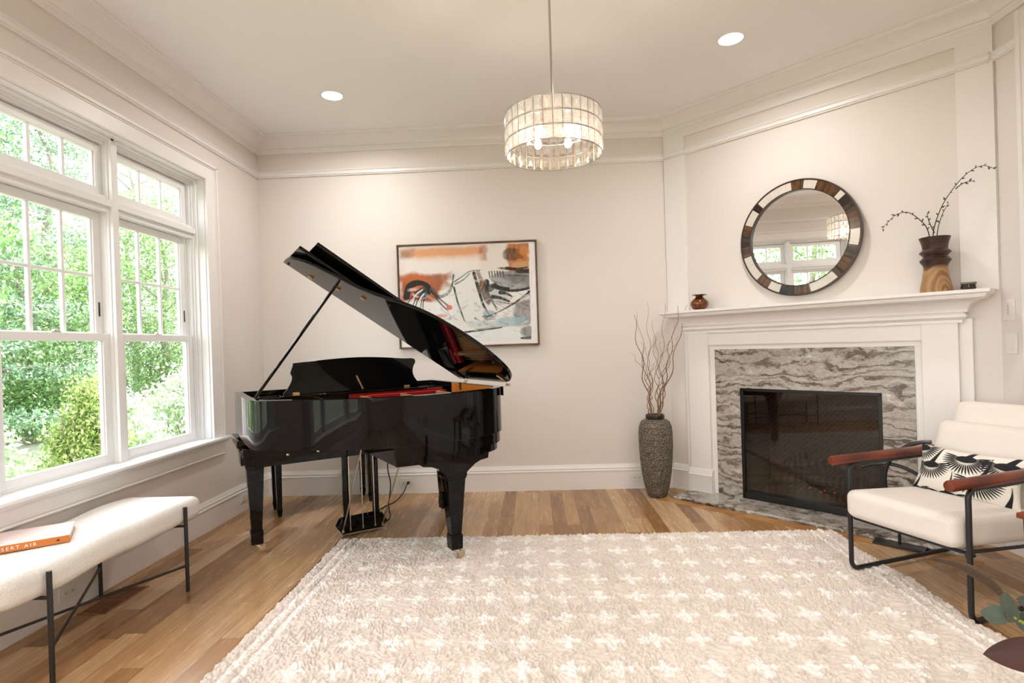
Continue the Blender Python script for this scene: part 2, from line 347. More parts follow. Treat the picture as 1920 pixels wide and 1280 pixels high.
# raised stiles and head rail around the overmantel, with the bead carried over them
g = MB()
g.box(0.005, .195, 0, .016, 1.455, 2.924, fh).box(1.925, SL - .005, 0, .016, 1.455, 2.924, fh).box(.195, 1.925, 0, .016, 2.868, 2.924, fh)
for a, b in ((.02, .195), (1.925, SL - .02)): g.prism([(o + .014, z) for o, z in bead[1:-1]] + [(.01, 2.780), (.01, 2.723)], a, b, lambda x, y, t: hp(t, x, y))
sm(g, 'trim_9', M['trim'])
g = MB(); g.prism([(0, 0), (.020, 0), (.020, .150), (.024, .16), (.017, .166), (.014, .188), (.007, .206), (0, .206)], 0.01, .17, lambda x, y, t: hp(t, x, y)); sm(g, 'baseboard_fireplace', M['trim'])
# casing of the wide opening on the right wall, just at the picture edge
sm(MB().box(W - .022, W, -1.80, -1.66, 0, 2.9).box(W - .03, W, -1.675, -1.65, 0, 2.9), 'trim_10', M['trim'])
# border board along the hearth
bd = MB().box(.10, 2.03, .315, .405, 0.0005, .0025, fh); sm(bd, 'trim_11', M['board'])
# ------------------------------------------------------------------ windows
def make_window(name, loc, rz, wid, z0, z1, units, tz, double=True, horns=.12, cas=.125, cw=.7, label=None):
    """local x along the wall, y outwards, z up; opening 0..wid"""
    t = bpy.data.objects.new(name, None); C.objects.link(t); t.location = loc; t.rotation_euler = (0, 0, rz); t['kind'] = 'structure'
    m = M['winw']; D = T
    g = MB(); c = cas                                   # casing with back band
    for a, b, p, q in ((-c, 0, z0, z1 + .11), (wid, wid + c, z0, z1 + .11), (0, wid, z1, z1 + .11)): g.box(a, b, -.020, 0, p, q)
    g.box(-c - .004, -c + .016, -.034, 0, z0, z1 + .114).box(wid + c - .016, wid + c + .004, -.034, 0, z0, z1 + .114).box(-c - .004, wid + c + .004, -.034, 0, z1 + .098, z1 + .118)
    g.box(-c + .016, -c + .026, -.026, 0, z0, z1 + .1).box(wid + c - .026, wid + c - .016, -.026, 0, z0, z1 + .1).box(-c + .016, wid + c - .016, -.026, 0, z1 + .088, z1 + .098)
    g.build('casing', M['trim'], t, bevel=.003)
    g = MB()                                            # sill board with nosing and apron
    g.box(-c - .035, wid + c + .035, -.062, .0, z0 - .012, z0 + .010).box(0.001, wid - .001, 0, D, z0 - .012, z0 + .010); g.build('window_sill', M['winw'], t, bevel=.006)
    g = MB().box(-c - .02, wid + c + .02, -.040, 0, z0 - .030, z0 - .012).box(-c, wid + c, -.020, 0, z0 - .105, z0 - .030).box(-c, wid + c, -.028, 0, z0 - .118, z0 - .105); g.build('apron', M['trim'], t, bevel=.003)
    g = MB()                                            # stepped jambs
    for y0, y1, k in ((0, .05, .004), (.05, .072, .018), (.072, .085, .030), (.085, .115, .045), (.115, D, .052)):
        g.box(0, k, y0, y1, z0 + .01, z1).box(wid - k, wid, y0, y1, z0 + .01, z1).box(k, wid - k, y0, y1, z1 - k, z1)
        if y0 > .08: g.box(k, wid - k, y0, y1, z0 + .01, z0 + .022)
    g.build('window_frame', m, t, bevel=.0015)
    n = len(units)
    for i in range(n - 1):
        x = (units[i][1] + units[i + 1][0]) / 2; hw = .024
        g = MB().box(x - hw, x + hw, .05, .07, z0 + .01, z1 - .004).box(x - hw - .007, x + hw + .007, .07, .085, z0 + .01, z1 - .01).box(x - (units[i + 1][0] - units[i][1]) / 2, x + (units[i + 1][0] - units[i][1]) / 2, .085, D, z0 + .01, z1 - .02); g.build('mullion', m, t, bevel=.002)
    if tz:
        g = MB()
        for i, (a, b) in enumerate(units): g.box(a - .03, b + .03, .052, .072, tz[0], tz[1]).box(a - .02, b + .02, .072, D - .01, tz[0] - .03, tz[1] + .02)
        g.build('transom_bar', m, t, bevel=.002)
    def sash(x0, x1, a, b, y, mx=0, my=0, rail=.05, top=.05, st=.05, nm='sash'):
        g = MB().box(x0, x0 + st, y, y + .035, a, b).box(x1 - st, x1, y, y + .035, a, b).box(x0 + st, x1 - st, y, y + .035, a, a + rail).box(x0 + st, x1 - st, y, y + .035, b - top, b)
        g.box(x0 + st, x0 + st + .008, y + .008, y + .028, a + rail, b - top).box(x1 - st - .008, x1 - st, y + .008, y + .028, a + rail, b - top)
        s_ = g.build(nm, m, t, bevel=.002)
        MB().box(x0 + st - .003, x1 - st + .003, y + .016, y + .020, a + rail - .003, b - top + .003).build('glass_pane', M['glass'], s_)
        w_ = (x1 - x0 - 2 * st)
        for k in range(mx):
            xx = x0 + st + w_ * (k + 1) / (mx + 1); MB().box(xx - .0095, xx + .0095, y + .008, y + .028, a + rail, b - top).build('muntin', m, s_, bevel=.003)
        for k in range(my):
            zz = a + rail + (b - top - a - rail) * (k + 1) / (my + 1); MB().box(x0 + st, x1 - st, y + .009, y + .027, zz - .0085, zz + .0085).build('muntin', m, s_, bevel=.003)
        return s_
    for a, b in units:
        zt = (tz[0] - .032) if tz else z1 - .05
        zm = z0 + (zt - z0) * .512
        if tz: sash(a + .005, b - .005, tz[1] + .022, z1 - .054, .10, 2, 0, .045, .045, .045, 'transom_sash')
        if double:
            low = sash(a, b, z0 + .022, zm + .012, .085, 0, 0, .046, .042); up = sash(a + .006, b - .006, zm - .02, zt, .12, 2, 1, .04, .045)
            xm = (a + b) / 2
            g = MB().box(xm - .03, xm + .03, .088, .112, zm + .012, zm + .018).lathe([(.012, 0), (.012, .009), (.006, .012)], 14, (xm, .10, zm + .018)).box(xm - .002, xm + .034, .094, .104, zm + .024, zm + .029); g.build('sash_lock', M['nickel'], low, bevel=.001)
            # side latch slots on the upper stiles (the dark ovals)
            MB().box(b - .034, b - .022, .1175, .1215, zm + .11, zm + .19).build('tilt_latch', M['black'], up, bevel=.004)
        else: sash(a, b, z0 + .022, zt, .085, 0, 0)
    return t
make_window('window_1', (0, WY0, 0), PI / 2, WY1 - WY0, WZ0, WZ1, [(.055, .755), (.820, 1.520), (1.585, 2.285)], (2.088, 2.126))
make_window('window_5', (0, VY0, 0), PI / 2, VY1 - VY0, VZ0, WZ1, [(.055, .655), (.72, 1.78), (1.845, 2.445)], None, double=False)
for i, (a, b) in enumerate(RW):
    w_ = b - a; make_window('window_%d' % (i + 2), (b, YB, 0), PI, w_, RZ[0], RZ[1], [(.055, w_ - .055)], None, double=(w_ < 1), cas=.09)
# ------------------------------------------------------------------ fireplace (chimneypiece)
fp = thing('fireplace', 'white painted corner fireplace with grey veined marble surround and black firebox', 'fireplace', hp(0, 0), -PI / 4)
# local: x = s along the wall, y = -offset (into room is -y)
L_ = lambda g: g
def fb(g, s0, s1, o0, o1, z0, z1): return g.box(s0, s1, -o1, -o0, z0, z1)
g = MB(); fb(g, .158, .415, .0, .030, .0, 1.145); fb(g, 1.693, 1.973, .0, .030, .0, 1.145); fb(g, .158, 1.973, 0, .030, 1.143, 1.30); g.build('surround_panel', M['trim'], fp, bevel=.002)
for a, b in ((.200, .372), (1.737, 1.912)):
    g = MB(); fb(g, a, b, .030, .060, .0, 1.29); g.build('pilaster', M['trim'], fp, bevel=.003)
    g = MB(); g.prism([(.0, 0), (.080, 0), (.080, .150), (.084, .16), (.076, .166), (.072, .19), (.067, .206), (.0, .206)], a - .012, b + .012, lambda x, y, t: (t, -x, y)); g.build('plinth', M['trim'], fp)
fg = MB(); fb(fg, .2, 1.912, .028, .050, 1.18, 1.29); fg.build('frieze_board', M['trim'], fp)
# mantel shelf: mitred mouldings swept round three sides
prof = [(.0, 1.275), (.066, 1.275), (.066, 1.292), (.076, 1.300), (.086, 1.308), (.084, 1.322), (.078, 1.328), (.078, 1.334), (.092, 1.336)]
prof += [(.092 + .078 * (1 - math.cos(PI / 2 * k / 8)), 1.336 + .070 * math.sin(PI / 2 * k / 8)) for k in range(1, 9)] + [(.174, 1.410), (.182, 1.413), (.182, 1.419), (.188, 1.422), (.188, 1.428), (.196, 1.431), (.205, 1.438), (.205, 1.455), (.0, 1.455)]
sa, sb = .19, 1.918; c0 = .05
g = MB(); n = len(prof); rings = []
for (x, sx, yy) in ((sa, -1, 0), (sa, -1, 1), (sb, 1, 1), (sb, 1, 0)):
    rings.append([(x + sx * max(0, o - c0), -(o if yy else 0.0), z) for o, z in prof])
vs = [p for r in rings for p in r]; fs = []
for i in range(3): fs += [(i * n + k, i * n + (k + 1) % n, (i + 1) * n + (k + 1) % n, (i + 1) * n + k) for k in range(n)]
fs += [tuple(range(n)), tuple(range(4 * n - 1, 3 * n - 1, -1))]
g.add(vs, fs); g.build('mantel_shelf', M['trim'], fp, smooth=25)
g = MB(); fb(g, .413, FB[0], .0, .036, .02, 1.145); fb(g, FB[1], 1.695, .0, .036, .02, 1.145); fb(g, FB[0], FB[1], .0, .036, FB[3], 1.145)
mo = g.build('marble_surround', M['marble'], fp, bevel=.001)
# hearth slab with a chiselled front edge
nx = 120; top = []; bot = []
vs = []; fs = []
for i in range(nx + 1):
    s_ = .19 + (1.95 - .19) * i / nx; j1 = RS.uniform(-.004, .004); j2 = RS.uniform(-.007, .007)
    vs += [(s_, 0, .0), (s_, 0, .026), (s_, -.305 + j1, .026), (s_, -.312 + j2, .016), (s_, -.308 + j1, .006), (s_, -.305, .0)]
for i in range(nx):
    a = i * 6
    for k in range(6): fs.append((a + k, a + (k + 1) % 6, a + 6 + (k + 1) % 6, a + 6 + k))
fs += [tuple(range(6)), tuple(range(nx * 6 + 5, nx * 6 - 1, -1))]
MB().add(vs, fs).build('hearth_slab', M['marble'], fp, smooth=20)
a0, a1, b0, b1 = FB
g = MB(); fb(g, a0, a0 + .022, -.06, .038, b0, b1); fb(g, a1 - .022, a1, -.06, .038, b0, b1); fb(g, a0, a1, -.06, .038, b1 - .022, b1); fb(g, a0, a1, -.06, .038, b0, b0 + .045)
g.build('firebox_frame', plain('firebox_black', (.004, .004, .004), .3), fp, bevel=.002)
g = MB(); fb(g, a0, a1, -.44, -.42, b0, b1); fb(g, a0, a0 + .02, -.42, -.06, b0, b1); fb(g, a1 - .02, a1, -.42, -.06, b0, b1); fb(g, a0, a1, -.42, -.06, b1 - .02, b1); fb(g, a0, a1, -.42, -.06, b0, b0 + .06)
fbx = g.build('firebox', M['firebrick'], fp)
g = MB(); fb(g, a0 + .02, a1 - .02, .022, .026, b0 + .043, b1 - .02); g.build('fire_glass', M['fireglass'], fp)
for (p, q, r) in (((.75, .17, .17), (1.35, .26, .20), .035), ((.82, .30, .16), (1.28, .20, .19), .038), ((.85, .20, .26), (1.12, .30, .31), .03), ((1.02, .30, .25), (1.32, .17, .33), .028), ((.78, .28, .24), (.98, .18, .36), .024)):
    P0, P1 = Vector((p[0], p[1], p[2])), Vector((q[0], q[1], q[2])); pts = []
    for k in range(7):
        u = k / 6; v_ = P0.lerp(P1, u) + Vector((0, RS.uniform(-.008, .008), RS.uniform(-.008, .008))); pts.append((v_.x, v_.y, v_.z))
    MB().tube(pts, [r * RS.uniform(.8, 1.15) for _ in pts], 10).build('log', M['log'], fp)
g = MB(); fb(g, .72, 1.42, -.33, -.06, b0 + .06, b0 + .10); g.build('ember_bed', M['log'], fp)
for k in range(9):
    x, y = RS.uniform(.86, 1.40), RS.uniform(.07, .16); MB().lathe([(.002, 0), (.005, .003), (.002, .006)], 6, (x, y, b0 + .099)).build('ember', M['ember'], fp)
# ------------------------------------------------------------------ recessed lights
cans = [(.945, -.775), (3.579, -1.255), (.945, -3.6), (3.58, -3.6), (.945, -6.0), (3.58, -6.0), (2.4, -6.0)]  # all after the first two are unseen, added to brighten the room
labs = ['round recessed ceiling light, the left one, above the piano', 'round recessed ceiling light, the right one, before the fireplace wall']
for i, (x, y) in enumerate(cans):
    t = thing('recessed_light', labs[i] if i < 2 else 'unseen recessed ceiling light added to brighten the near part of the room', 'ceiling light', (x, y, H), group='recessed ceiling lights')
    g = MB(); g.lathe([(.070, -.001), (.071, -.006), (.084, -.005), (.088, -.0005), (.088, .002)], 40, cap=False); g.build('trim_ring', M['trim'], t)
    MB().lathe([(.0, -.003), (.070, -.003), (.070, -.001), (0, -.001)], 40, cap=False).build('lamp_lens', M['can'], t)
    l = bpy.data.lights.new('downlight', 'AREA'); l.shape = 'DISK'; l.size = .14; l.energy = 9.5; l.color = (1, .95, .915); l.spread = math.radians(165)
    lo = bpy.data.objects.new('downlight', l); C.objects.link(lo); lo.location = (x, y, H - .012)
# ------------------------------------------------------------------ chandelier
CX, CY, CR = 2.450, -2.001, .2287; cz0, cz1 = 2.136, 2.334
ch = thing('chandelier', 'drum chandelier of clear crystal blocks in thin bronze rings hanging on a long rod', 'chandelier', (CX, CY, H))
dz0, dz1 = cz0 - H, cz1 - H; rows = [dz0 + (dz1 - dz0) * k / 3 for k in range(4)]; NS = 33
MB().tube([(0, 0, 0), (0, 0, dz1 - .005)], .0055, 12).build('down_rod', M['chrome'], ch)
MB().lathe([(.065, 0), (.065, -.018), (.05, -.028), (.012, -.034), (.0, -.034)], 32).build('ceiling_canopy', M['chrome'], ch)
for z in rows:
    MB().tube([(CR * math.cos(2 * PI * k / 72), CR * math.sin(2 * PI * k / 72), z) for k in range(72)], .0026, 8, closed=True).build('ring', M['chrome'], ch)
g = MB()
for k in range(NS):
    q = 2 * PI * (k + .5) / NS; g.tube([(CR * math.cos(q), CR * math.sin(q), rows[0]), (CR * math.cos(q), CR * math.sin(q), rows[3])], .0013, 5)
g.build('upright_wires', M['bronze'], ch)
hwid = PI * CR / NS * .93; hh = (rows[1] - rows[0]) / 2 - .004
vs = [(-hwid, 0, -hh), (hwid, 0, -hh), (hwid, 0, hh), (-hwid, 0, hh), (-hwid * .35, -.0075, -hh * .45), (hwid * .35, -.0075, -hh * .45), (hwid * .35, -.0075, hh * .45), (-hwid * .35, -.0075, hh * .45), (-hwid * .35, .0075, -hh * .45), (hwid * .35, .0075, -hh * .45), (hwid * .35, .0075, hh * .45), (-hwid * .35, .0075, hh * .45)]
fs = [(4, 5, 6, 7), (0, 1, 5, 4), (1, 2, 6, 5), (2, 3, 7, 6), (3, 0, 4, 7), (11, 10, 9, 8), (8, 9, 1, 0), (9, 10, 2, 1), (10, 11, 3, 2), (11, 8, 0, 3)]
first = None
for r in range(3):
    for k in range(NS):
        q = 2 * PI * k / NS
        if first is None: first = MB().add(vs, fs).build('crystal', M['crystal'], ch, smooth=0); o = first
        else: o = first.copy(); C.objects.link(o); o.parent = ch
        o.location = (CR * math.cos(q), CR * math.sin(q), (rows[r] + rows[r + 1]) / 2); o.rotation_euler = (0, 0, q + PI / 2)
g = MB().lathe([(.018, dz1 - .01), (.022, dz1 - .03), (.012, dz1 - .06), (.012, dz1 - .095)], 16)
for k in range(4):
    q = PI / 4 + PI / 2 * k; g.tube([(0, 0, dz1 - .09), (.05 * math.cos(q), .05 * math.sin(q), dz1 - .092), (.10 * math.cos(q), .10 * math.sin(q), dz1 - .075)], .006, 8)
for k in range(3):
    q = 2 * PI * k / 3 + .3; g.tube([(0, 0, dz1 - .004), (CR * math.cos(q), CR * math.sin(q), dz1)], .003, 6)
g.build('lamp_arms', M['bronze'], ch)
for k in range(4):
    q = PI / 4 + PI / 2 * k; x, y = .105 * math.cos(q), .105 * math.sin(q)
    so = MB().lathe([(.012, 0), (.013, .02)], 14, (x, y, dz1 - .085)).build('lamp_socket', M['bronze'], ch)
    MB().lathe([(.004, -.052), (.014, -.045), (.018, -.03), (.014, -.012), (.009, 0)], 16, (x, y, dz1 - .085)).build('bulb', M['bulb'], so)
    l = bpy.data.lights.new('bulb_light', 'POINT'); l.energy = 2.2; l.shadow_soft_size = .02; l.color = (1, .85, .68); lo = bpy.data.objects.new('bulb_light', l); C.objects.link(lo); lo.location = (CX + x, CY + y, H + dz1 - .16)
# ------------------------------------------------------------------ grand piano
PO = (1.1058, -.9883); PA = math.radians(212.85); HWD = .706; ZT = .98
pn = thing('grand_piano', 'glossy black baby grand piano with its lid propped open', 'piano', (PO[0], PO[1], 0), PA)
def spline(pts, n=10):
    out = []
    for i in range(len(pts) - 1):
        p0 = Vector(pts[max(i - 1, 0)]); p1 = Vector(pts[i]); p2 = Vector(pts[i + 1]); p3 = Vector(pts[min(i + 2, len(pts) - 1)])
        for k in range(n):
            t = k / n; out.append(tuple(.5 * ((2 * p1) + (-p0 + p2) * t + (2 * p0 - 5 * p1 + 4 * p2 - p3) * t * t + (-p0 + 3 * p1 - 3 * p2 + p3) * t ** 3)))
    out.append(tuple(pts[-1])); return out
bent = spline([(.705, .10), (.702, .27), (.700, .36), (.696, .44), (.688, .505), (.671, .560), (.639, .607), (.593, .646), (.545, .682), (.497, .718), (.449, .753), (.401, .788), (.352, .822), (.303, .855), (.253, .888), (.204, .920), (.150, .952), (.09, .978), (0, 1.000), (-.118, 1.012), (-.31, 1.003), (-.455, .968), (-.59, .905), (-.675, .81), (-.706, .70)], 5)
rim_o = [(-.706, -.30), (.706, -.30)] + bent
def inset(poly, d):
    n = len(poly); out = []
    for i in range(n):
        a, b, c = Vector(poly[i - 1]), Vector(poly[i]), Vector(poly[(i + 1) % n])
        e1 = (b - a).normalized(); e2 = (c - b).normalized(); n1 = Vector((-e1.y, e1.x)); n2 = Vector((-e2.y, e2.x)); m = n1 + n2
        m = m.normalized() if m.length > 1e-6 else n1
        out.append(tuple(b + m * (d / max(.5, m.dot(n1)))))
    return out
rim_i = inset(rim_o, .045)
g = MB().wall(rim_o, rim_i, .716, ZT); rim = g.build('rim', M['piano'], pn, bevel=.003, smooth=40)
# inner veneer of the rim
g = MB().box(-.6608, -.652, .14, .80, .80, ZT - .003); g.build('inner_rim', M['rimwood'], pn)
# stepped lower rims under the tail
tail = [p for p in bent if p[0] < .09]
def tailpoly(d): q = inset([(-.706, .12), (.09, .12)] + tail, d); return q
g = MB().prism(tailpoly(.012), .655, .7165).prism(tailpoly(.030), .610, .656); g.build('tail_frame', M['piano'], pn, bevel=.002, smooth=40)
# keybed, key slip, cheeks
g = MB().box(-.725, .725, -.37, .02, .655, .700).box(-.715, .715, -.355, .03, .640, .655).box(-.70, .70, -.33, .08, .600, .640); g.build('keybed', M['piano'], pn, bevel=.003)
bmz = MB().box(-.64, .64, .03, .11, .540, .700); bo = bmz.build('front_beam', M['piano'], pn, bevel=.004)
for x in (.45, .27, .05): MB().lathe([(.010, 0), (.010, .006), (.004, .012)], 10, (x, .11, .60), axis='y').build('bolt', M['nickel'], bo)
g = MB().prism(inset(rim_o, .05), .790, .800); g.build('soundboard', M['spruce'], pn)
g = MB().prism(inset([(-.66, .02), (.66, .02)] + [p for p in bent if p[1] > .05], .075), .868, .880); pl = g.build('iron_plate', M['plate'], pn, bevel=.003)
for k in range(5):
    x = -.55 + k * .26; y1 = min(.85, .92 - max(0, x) * 1.0); MB().box(x - .012, x + .012, .03, y1, .880, .925).build('plate_strut', M['plate'], pl, bevel=.004)
g = MB()
for k in range(70):
    x = -.60 + k * 1.2 / 69; yy = .86 - max(0, x + .1) * .75; g.tube([(x, .05, .90), (x - .10 if x > -.45 else x, yy, .897)], .0012, 4)
tag(g.build('strings', M['brass'], pn), kind='stuff')
g = MB().box(-.62, .05, .03, .055, .905, .940); g.build('damper_felt', M['felt'], pn, bevel=.003)
g = MB().box(-.62, -.05, .085, .12, .90, .928); g.build('tuning_felt', M['felt'], pn, bevel=.004)
g = MB().box(-.655, .655, -.12, .02, .700, .945); g.build('action_cover', M['piano'], pn, bevel=.003)
g = MB().box(-.655, .655, -.145, -.122, .74, .95); g.build('fallboard', M['piano'], pn, bevel=.004)
kb = MB().box(-.62, .62, -.30, -.15, .722, .738).build('keyboard', M['white_key'], pn)
g = MB()
for k in range(52):
    if k % 7 in (0, 1, 3, 4, 5): g.box(-.62 + (k + 1) * 1.24 / 52 - .006, -.62 + (k + 1) * 1.24 / 52 + .006, -.24, -.15, .738, .749)
tag(g.build('black_keys', M['black'], kb), kind='stuff')
# music desk and shelf
def dk(x, z, t): return (x, -.085 + t - (z - .945) * .16, z)
dp = spline([(.440, .947), (.437, .962), (.415, .985), (.388, 1.03), (.378, 1.065), (.387, 1.09), (.380, 1.115), (.372, 1.135), (.368, 1.152)], 4)[:-1] + spline([(.368, 1.156), (.22, 1.168), (.05, 1.178), (-.09, 1.180), (-.25, 1.172), (-.38, 1.160), (-.470, 1.158)], 4)[:-1] + spline([(-.476, 1.150), (-.478, 1.128), (-.462, 1.10), (-.452, 1.06), (-.462, 1.02), (-.485, .985), (-.490, .947)], 4)
md = MB().prism(dp, -.009, .009, dk).build('music_desk', M['piano'], pn, bevel=.003)
MB().box(-.50, .47, -.125, .075, .944, .956).build('desk_shelf', M['piano'], pn, bevel=.003)
for x in (.36, -.395): MB().box(x - .020, x + .020, -.090, -.066, .952, .966).build('hinge', M['brass'], md, bevel=.001)
MB().tube([(-.041, -.098, 1.052), (-.067, -.035, .962)], .007, 4).build('desk_prop', M['bronze'], md)
# legs with casters
def leg(cx, cy, zb, ztop, dirs, hs=.056, dy_=.01):
    l = MB()
    l.taper((cx, cy, ztop - .06), (hs, hs), (cx, cy, ztop), (hs, hs)); l.taper((cx, cy, ztop - .075), (hs * .93, hs * .93), (cx, cy, ztop - .06), (hs * .98, hs * .98))
    l.taper((cx, cy, zb + .14), (.031, .031), (cx, cy, ztop - .075), (hs * .88, hs * .88)); l.taper((cx, cy, zb + .125), (.036, .036), (cx, cy, zb + .14), (.036, .036)); l.taper((cx, cy, zb + .057), (.034, .034), (cx, cy, zb + .125), (.036, .036))
    lo_ = l.build('leg', M['piano'], pn, bevel=.003)
    g = MB().lathe([(.026, .056), (.026, .050), (.014, .046), (.012, .040)], 16, (cx, cy, zb)).tube([(cx, cy, zb + .046), (cx - .018, cy + dy_, zb + .036)], .011, 8).box(cx - .046, cx - .010, cy + dy_ - .0145, cy + dy_ - .010, zb + .014, zb + .044).box(cx - .046, cx - .010, cy + dy_ + .010, cy + dy_ + .0145, zb + .014, zb + .044)
    c_ = g.build('caster', M['nickel'], lo_); MB().lathe([(.008, -.009), (.0225, -.009), (.0225, .009), (.008, .009)], 24, (cx - .030, cy + dy_, zb + .0228), axis='y').build('wheel', M['brass'], c_)
    return lo_
leg(.630, 0, 0, .60, None); leg(-.630, 0, 0, .60, None); leg(-.315, .862, .026, .56, None, .062)
# bracket blocks that carry the legs
def bracket(x0, x1, y0, y1, z0, z1, nm='leg_block'): MB().box(x0, x1, y0, y1, z0, z1).build(nm, M['piano'], pn, bevel=.004)
bracket(.565, .700, -.20, .10, .598, .660); bracket(-.700, -.565, -.20, .10, .598, .660)
sc = [(-.062, .0), (-.062, .02), (-.115, .060), (-.150, .075), (-.200, .082), (-.205, .115), (.205, .115), (.200, .082), (.150, .075), (.115, .060), (.062, .02), (.062, 0)]
g = MB().prism([(a - .315, z + .50) for a, z in sc], .80, .925, lambda x, y, t: (x, t, y)); g.build('leg_block', M['piano'], pn, bevel=.003)
# carved cheek scroll in front of the front legs
sp = [(-.372, .700), (-.372, .690), (-.360, .680), (-.355, .655), (-.340, .645), (-.300, .630), (-.250, .600), (-.215, .570), (-.190, .530), (-.07, .530), (-.07, .700)]
for s_ in (1, -1):
    MB().prism(sp, .60 * s_, .70 * s_, lambda x, y, t: (t, x, y)).build('cheek_scroll', M['piano'], pn, bevel=.003)
# lyre
ly = MB(); ly.prism([(.150, .06), (.120, .115), (-.155, .115), (-.185, .06), (-.155, .020), (.120, .020)], -.035, .035, lambda x, y, t: (x, t, y))
lyo = ly.build('pedal_lyre', M['piano'], pn, bevel=.004)
MB().box(-.165, .13, -.045, .05, .560, .640).box(.0, .0, 0, 0, 0, 0).build('lyre_head', M['piano'], lyo, bevel=.004)
for x in (.080, -.118): MB().box(x - .021, x + .021, -.016, .016, .110, .565).build('lyre_post', M['piano'], lyo, bevel=.006)
for x in (.065, -.018, -.100): MB().tube([(x, .036, .045), (x, .030, .62)], .004, 8).lathe([(.007, 0), (.007, .02)], 8, (x, .036, .035)).build('pedal_rod', M['nickel'], lyo)
for x0, x1 in ((.115, .04), (-.15, -.25)): MB().tube([(x0, .04, .04), (x1, .32, .668)], .005, 8).lathe([(.008, 0), (.008, .022)], 8, (x0, .04, .03)).build('brace_rod', M['nickel'], lyo)
MB().box(-.155, .12, .030, .042, .012, .020).build('lyre_edge', M['nickel'], lyo)
for x in (.065, -.018, -.100): MB().box(x - .014, x + .014, -.13, -.03, .032, .040).build('pedal', M['brass'], lyo, bevel=.003)
# lid: u across from the spine hinge, y towards the tail; opened 34 degrees
LA = math.radians(33.8)
def lf(u, y, t): return (-HWD + u * math.cos(LA) - t * math.sin(LA), y, ZT + .022 + u * math.sin(LA) + t * math.cos(LA))
lo_out = [(0, .17), (1.392, .17), (1.392, .26)] + spline([(1.380, .36), (1.335, .445), (1.290, .51), (1.205, .575), (1.120, .630), (1.015, .690), (.945, .765), (.885, .855), (.815, .965), (.715, 1.065), (.57, 1.125), (.42, 1.145), (.28, 1.120), (.16, 1.070), (.07, .985), (.02, .90)], 5) + [(0, .80)]
lid = MB().prism(lo_out, 0, .019, lf).build('lid', M['piano'], pn, bevel=.003, smooth=40)
# front flap folded back on top, lying slightly raised towards its free edge
def ff(u, y, t): return lf(u, y, .024 + t + (y - .17) * .02)
MB().prism([(.02, .175), (1.385, .175), (1.385, .56), (.02, .56)], 0, .018, ff).build('front_flap', M['piano'], lid, bevel=.003)
# key lid slip folded onto the flap, standing a little proud
def fs2(u, y, t): return lf(u, y, .046 + t + (y - .40) * .16)
MB().prism([(.06, .40), (1.325, .40), (1.325, .64), (.06, .64)], 0, .018, fs2).build('flap_strip', M['piano'], lid, bevel=.003)
MB().tube([lf(.04, .172, .022), lf(1.37, .172, .022)], .005, 6).build('flap_hinge', M['brass'], lid)
for y in (.26, .84):
    MB().tube([(-.700, y, ZT + .012), (-.700, y + .05, ZT + .012)], .007, 8).box(-.694, -.650, y + .006, y + .044, ZT + .001, ZT + .004).box(-.6545, -.652, y + .006, y + .044, ZT - .05, ZT + .003).build('lid_hinge', M['nickel'], pn)
    h_ = MB().tube([lf(.02, y + .025, -.003), lf(.10, y + .025, -.006)], .006, 6).build('hinge_leaf', M['brass'], lid)
pr1 = lf(1.095, .44, -.002); MB().tube([(.655, .36, ZT - .01), pr1], .0085, 8).build('lid_prop', M['piano'], pn)
for u, y in ((1.075, .42), (1.22, .27), (.95, .58)): MB().box(-.014, .014, -.010, .010, -.012, 0, lambda a, b, c: lf(u + a, y + b, c)).build('prop_cup', M['brass'], lid, bevel=.002)
for u, y in ((1.365, .22), (.85, .80), (.50, 1.07), (.25, 1.05)): MB().lathe([(.006, -.009), (.008, 0)], 10, lf(u, y, 0)).build('lid_bumper', M['rubber'], lid)
# ------------------------------------------------------------------ piano bench (behind the piano)
def toworld(x, y): c, s = math.cos(PA), math.sin(PA); return (PO[0] + c * x - s * y, PO[1] + s * x + c * y)
bx, by = toworld(.055, -.83)
pb = thing('piano_bench', 'black piano bench tucked behind the piano, only its legs showing', 'bench', (bx, by, 0), PA)
MB().box(-.37, .37, -.16, .16, .40, .45).build('seat_frame', M['piano'], pb, bevel=.004)
MB().box(-.375, .375, -.165, .165, .45, .50).build('seat_pad', M['rubber'], pb, bevel=.015)
for sx in (1, -1):
    for sy in (1, -1): MB().taper((sx * .345, sy * .115, 0.0), (.012, .012), (sx * .345, sy * .115, .06), (.021, .021)).taper((sx * .345, sy * .115, .06), (.017, .017), (sx * .345, sy * .115, .40), (.022, .022)).build('leg', M['piano'], pb, bevel=.002)
# ------------------------------------------------------------------ cords and outlets
def outlet(name, label, loc, rz, wide=True):
    t = thing(name, label, 'outlet', loc, rz)
    MB().box(-.058, .058, -.006, 0, -.036, .036).build('cover_plate', M['plastic'], t, bevel=.003)
    for x in (-.020, .020):
        r_ = MB().box(x - .015, x + .015, -.0085, -.006, -.014, .014).build('receptacle', M['plastic'], t, bevel=.003)
        MB().box(x - .006, x - .004, -.0092, -.0084, -.006, .006).box(x + .004, x + .006, -.0092, -.0084, -.006, .006).lathe([(.002, -.0092), (.002, -.0084)], 8, (x, 0, -.009), axis='y').build('slots', M['black'], r_)
    return t
outlet('wall_outlet', 'white outlet on the back baseboard with a black plug in it', (1.205, -.020, .098), 0)
outlet('wall_outlet', 'white outlet on the back baseboard half hidden by the tall stone vase', (3.150, -.020, .098), 0)
t = thing('blank_wall_plate', 'small white plate on the left baseboard beside the piano leg', 'wall plate', (.020, -.435, .105), PI / 2); MB().box(-.052, .052, -.006, 0, -.034, .034).build('cover_plate', M['plastic'], t, bevel=.003); MB().box(-.042, .042, -.008, -.006, -.024, .024).build('inner_plate', M['plastic'], t, bevel=.002)
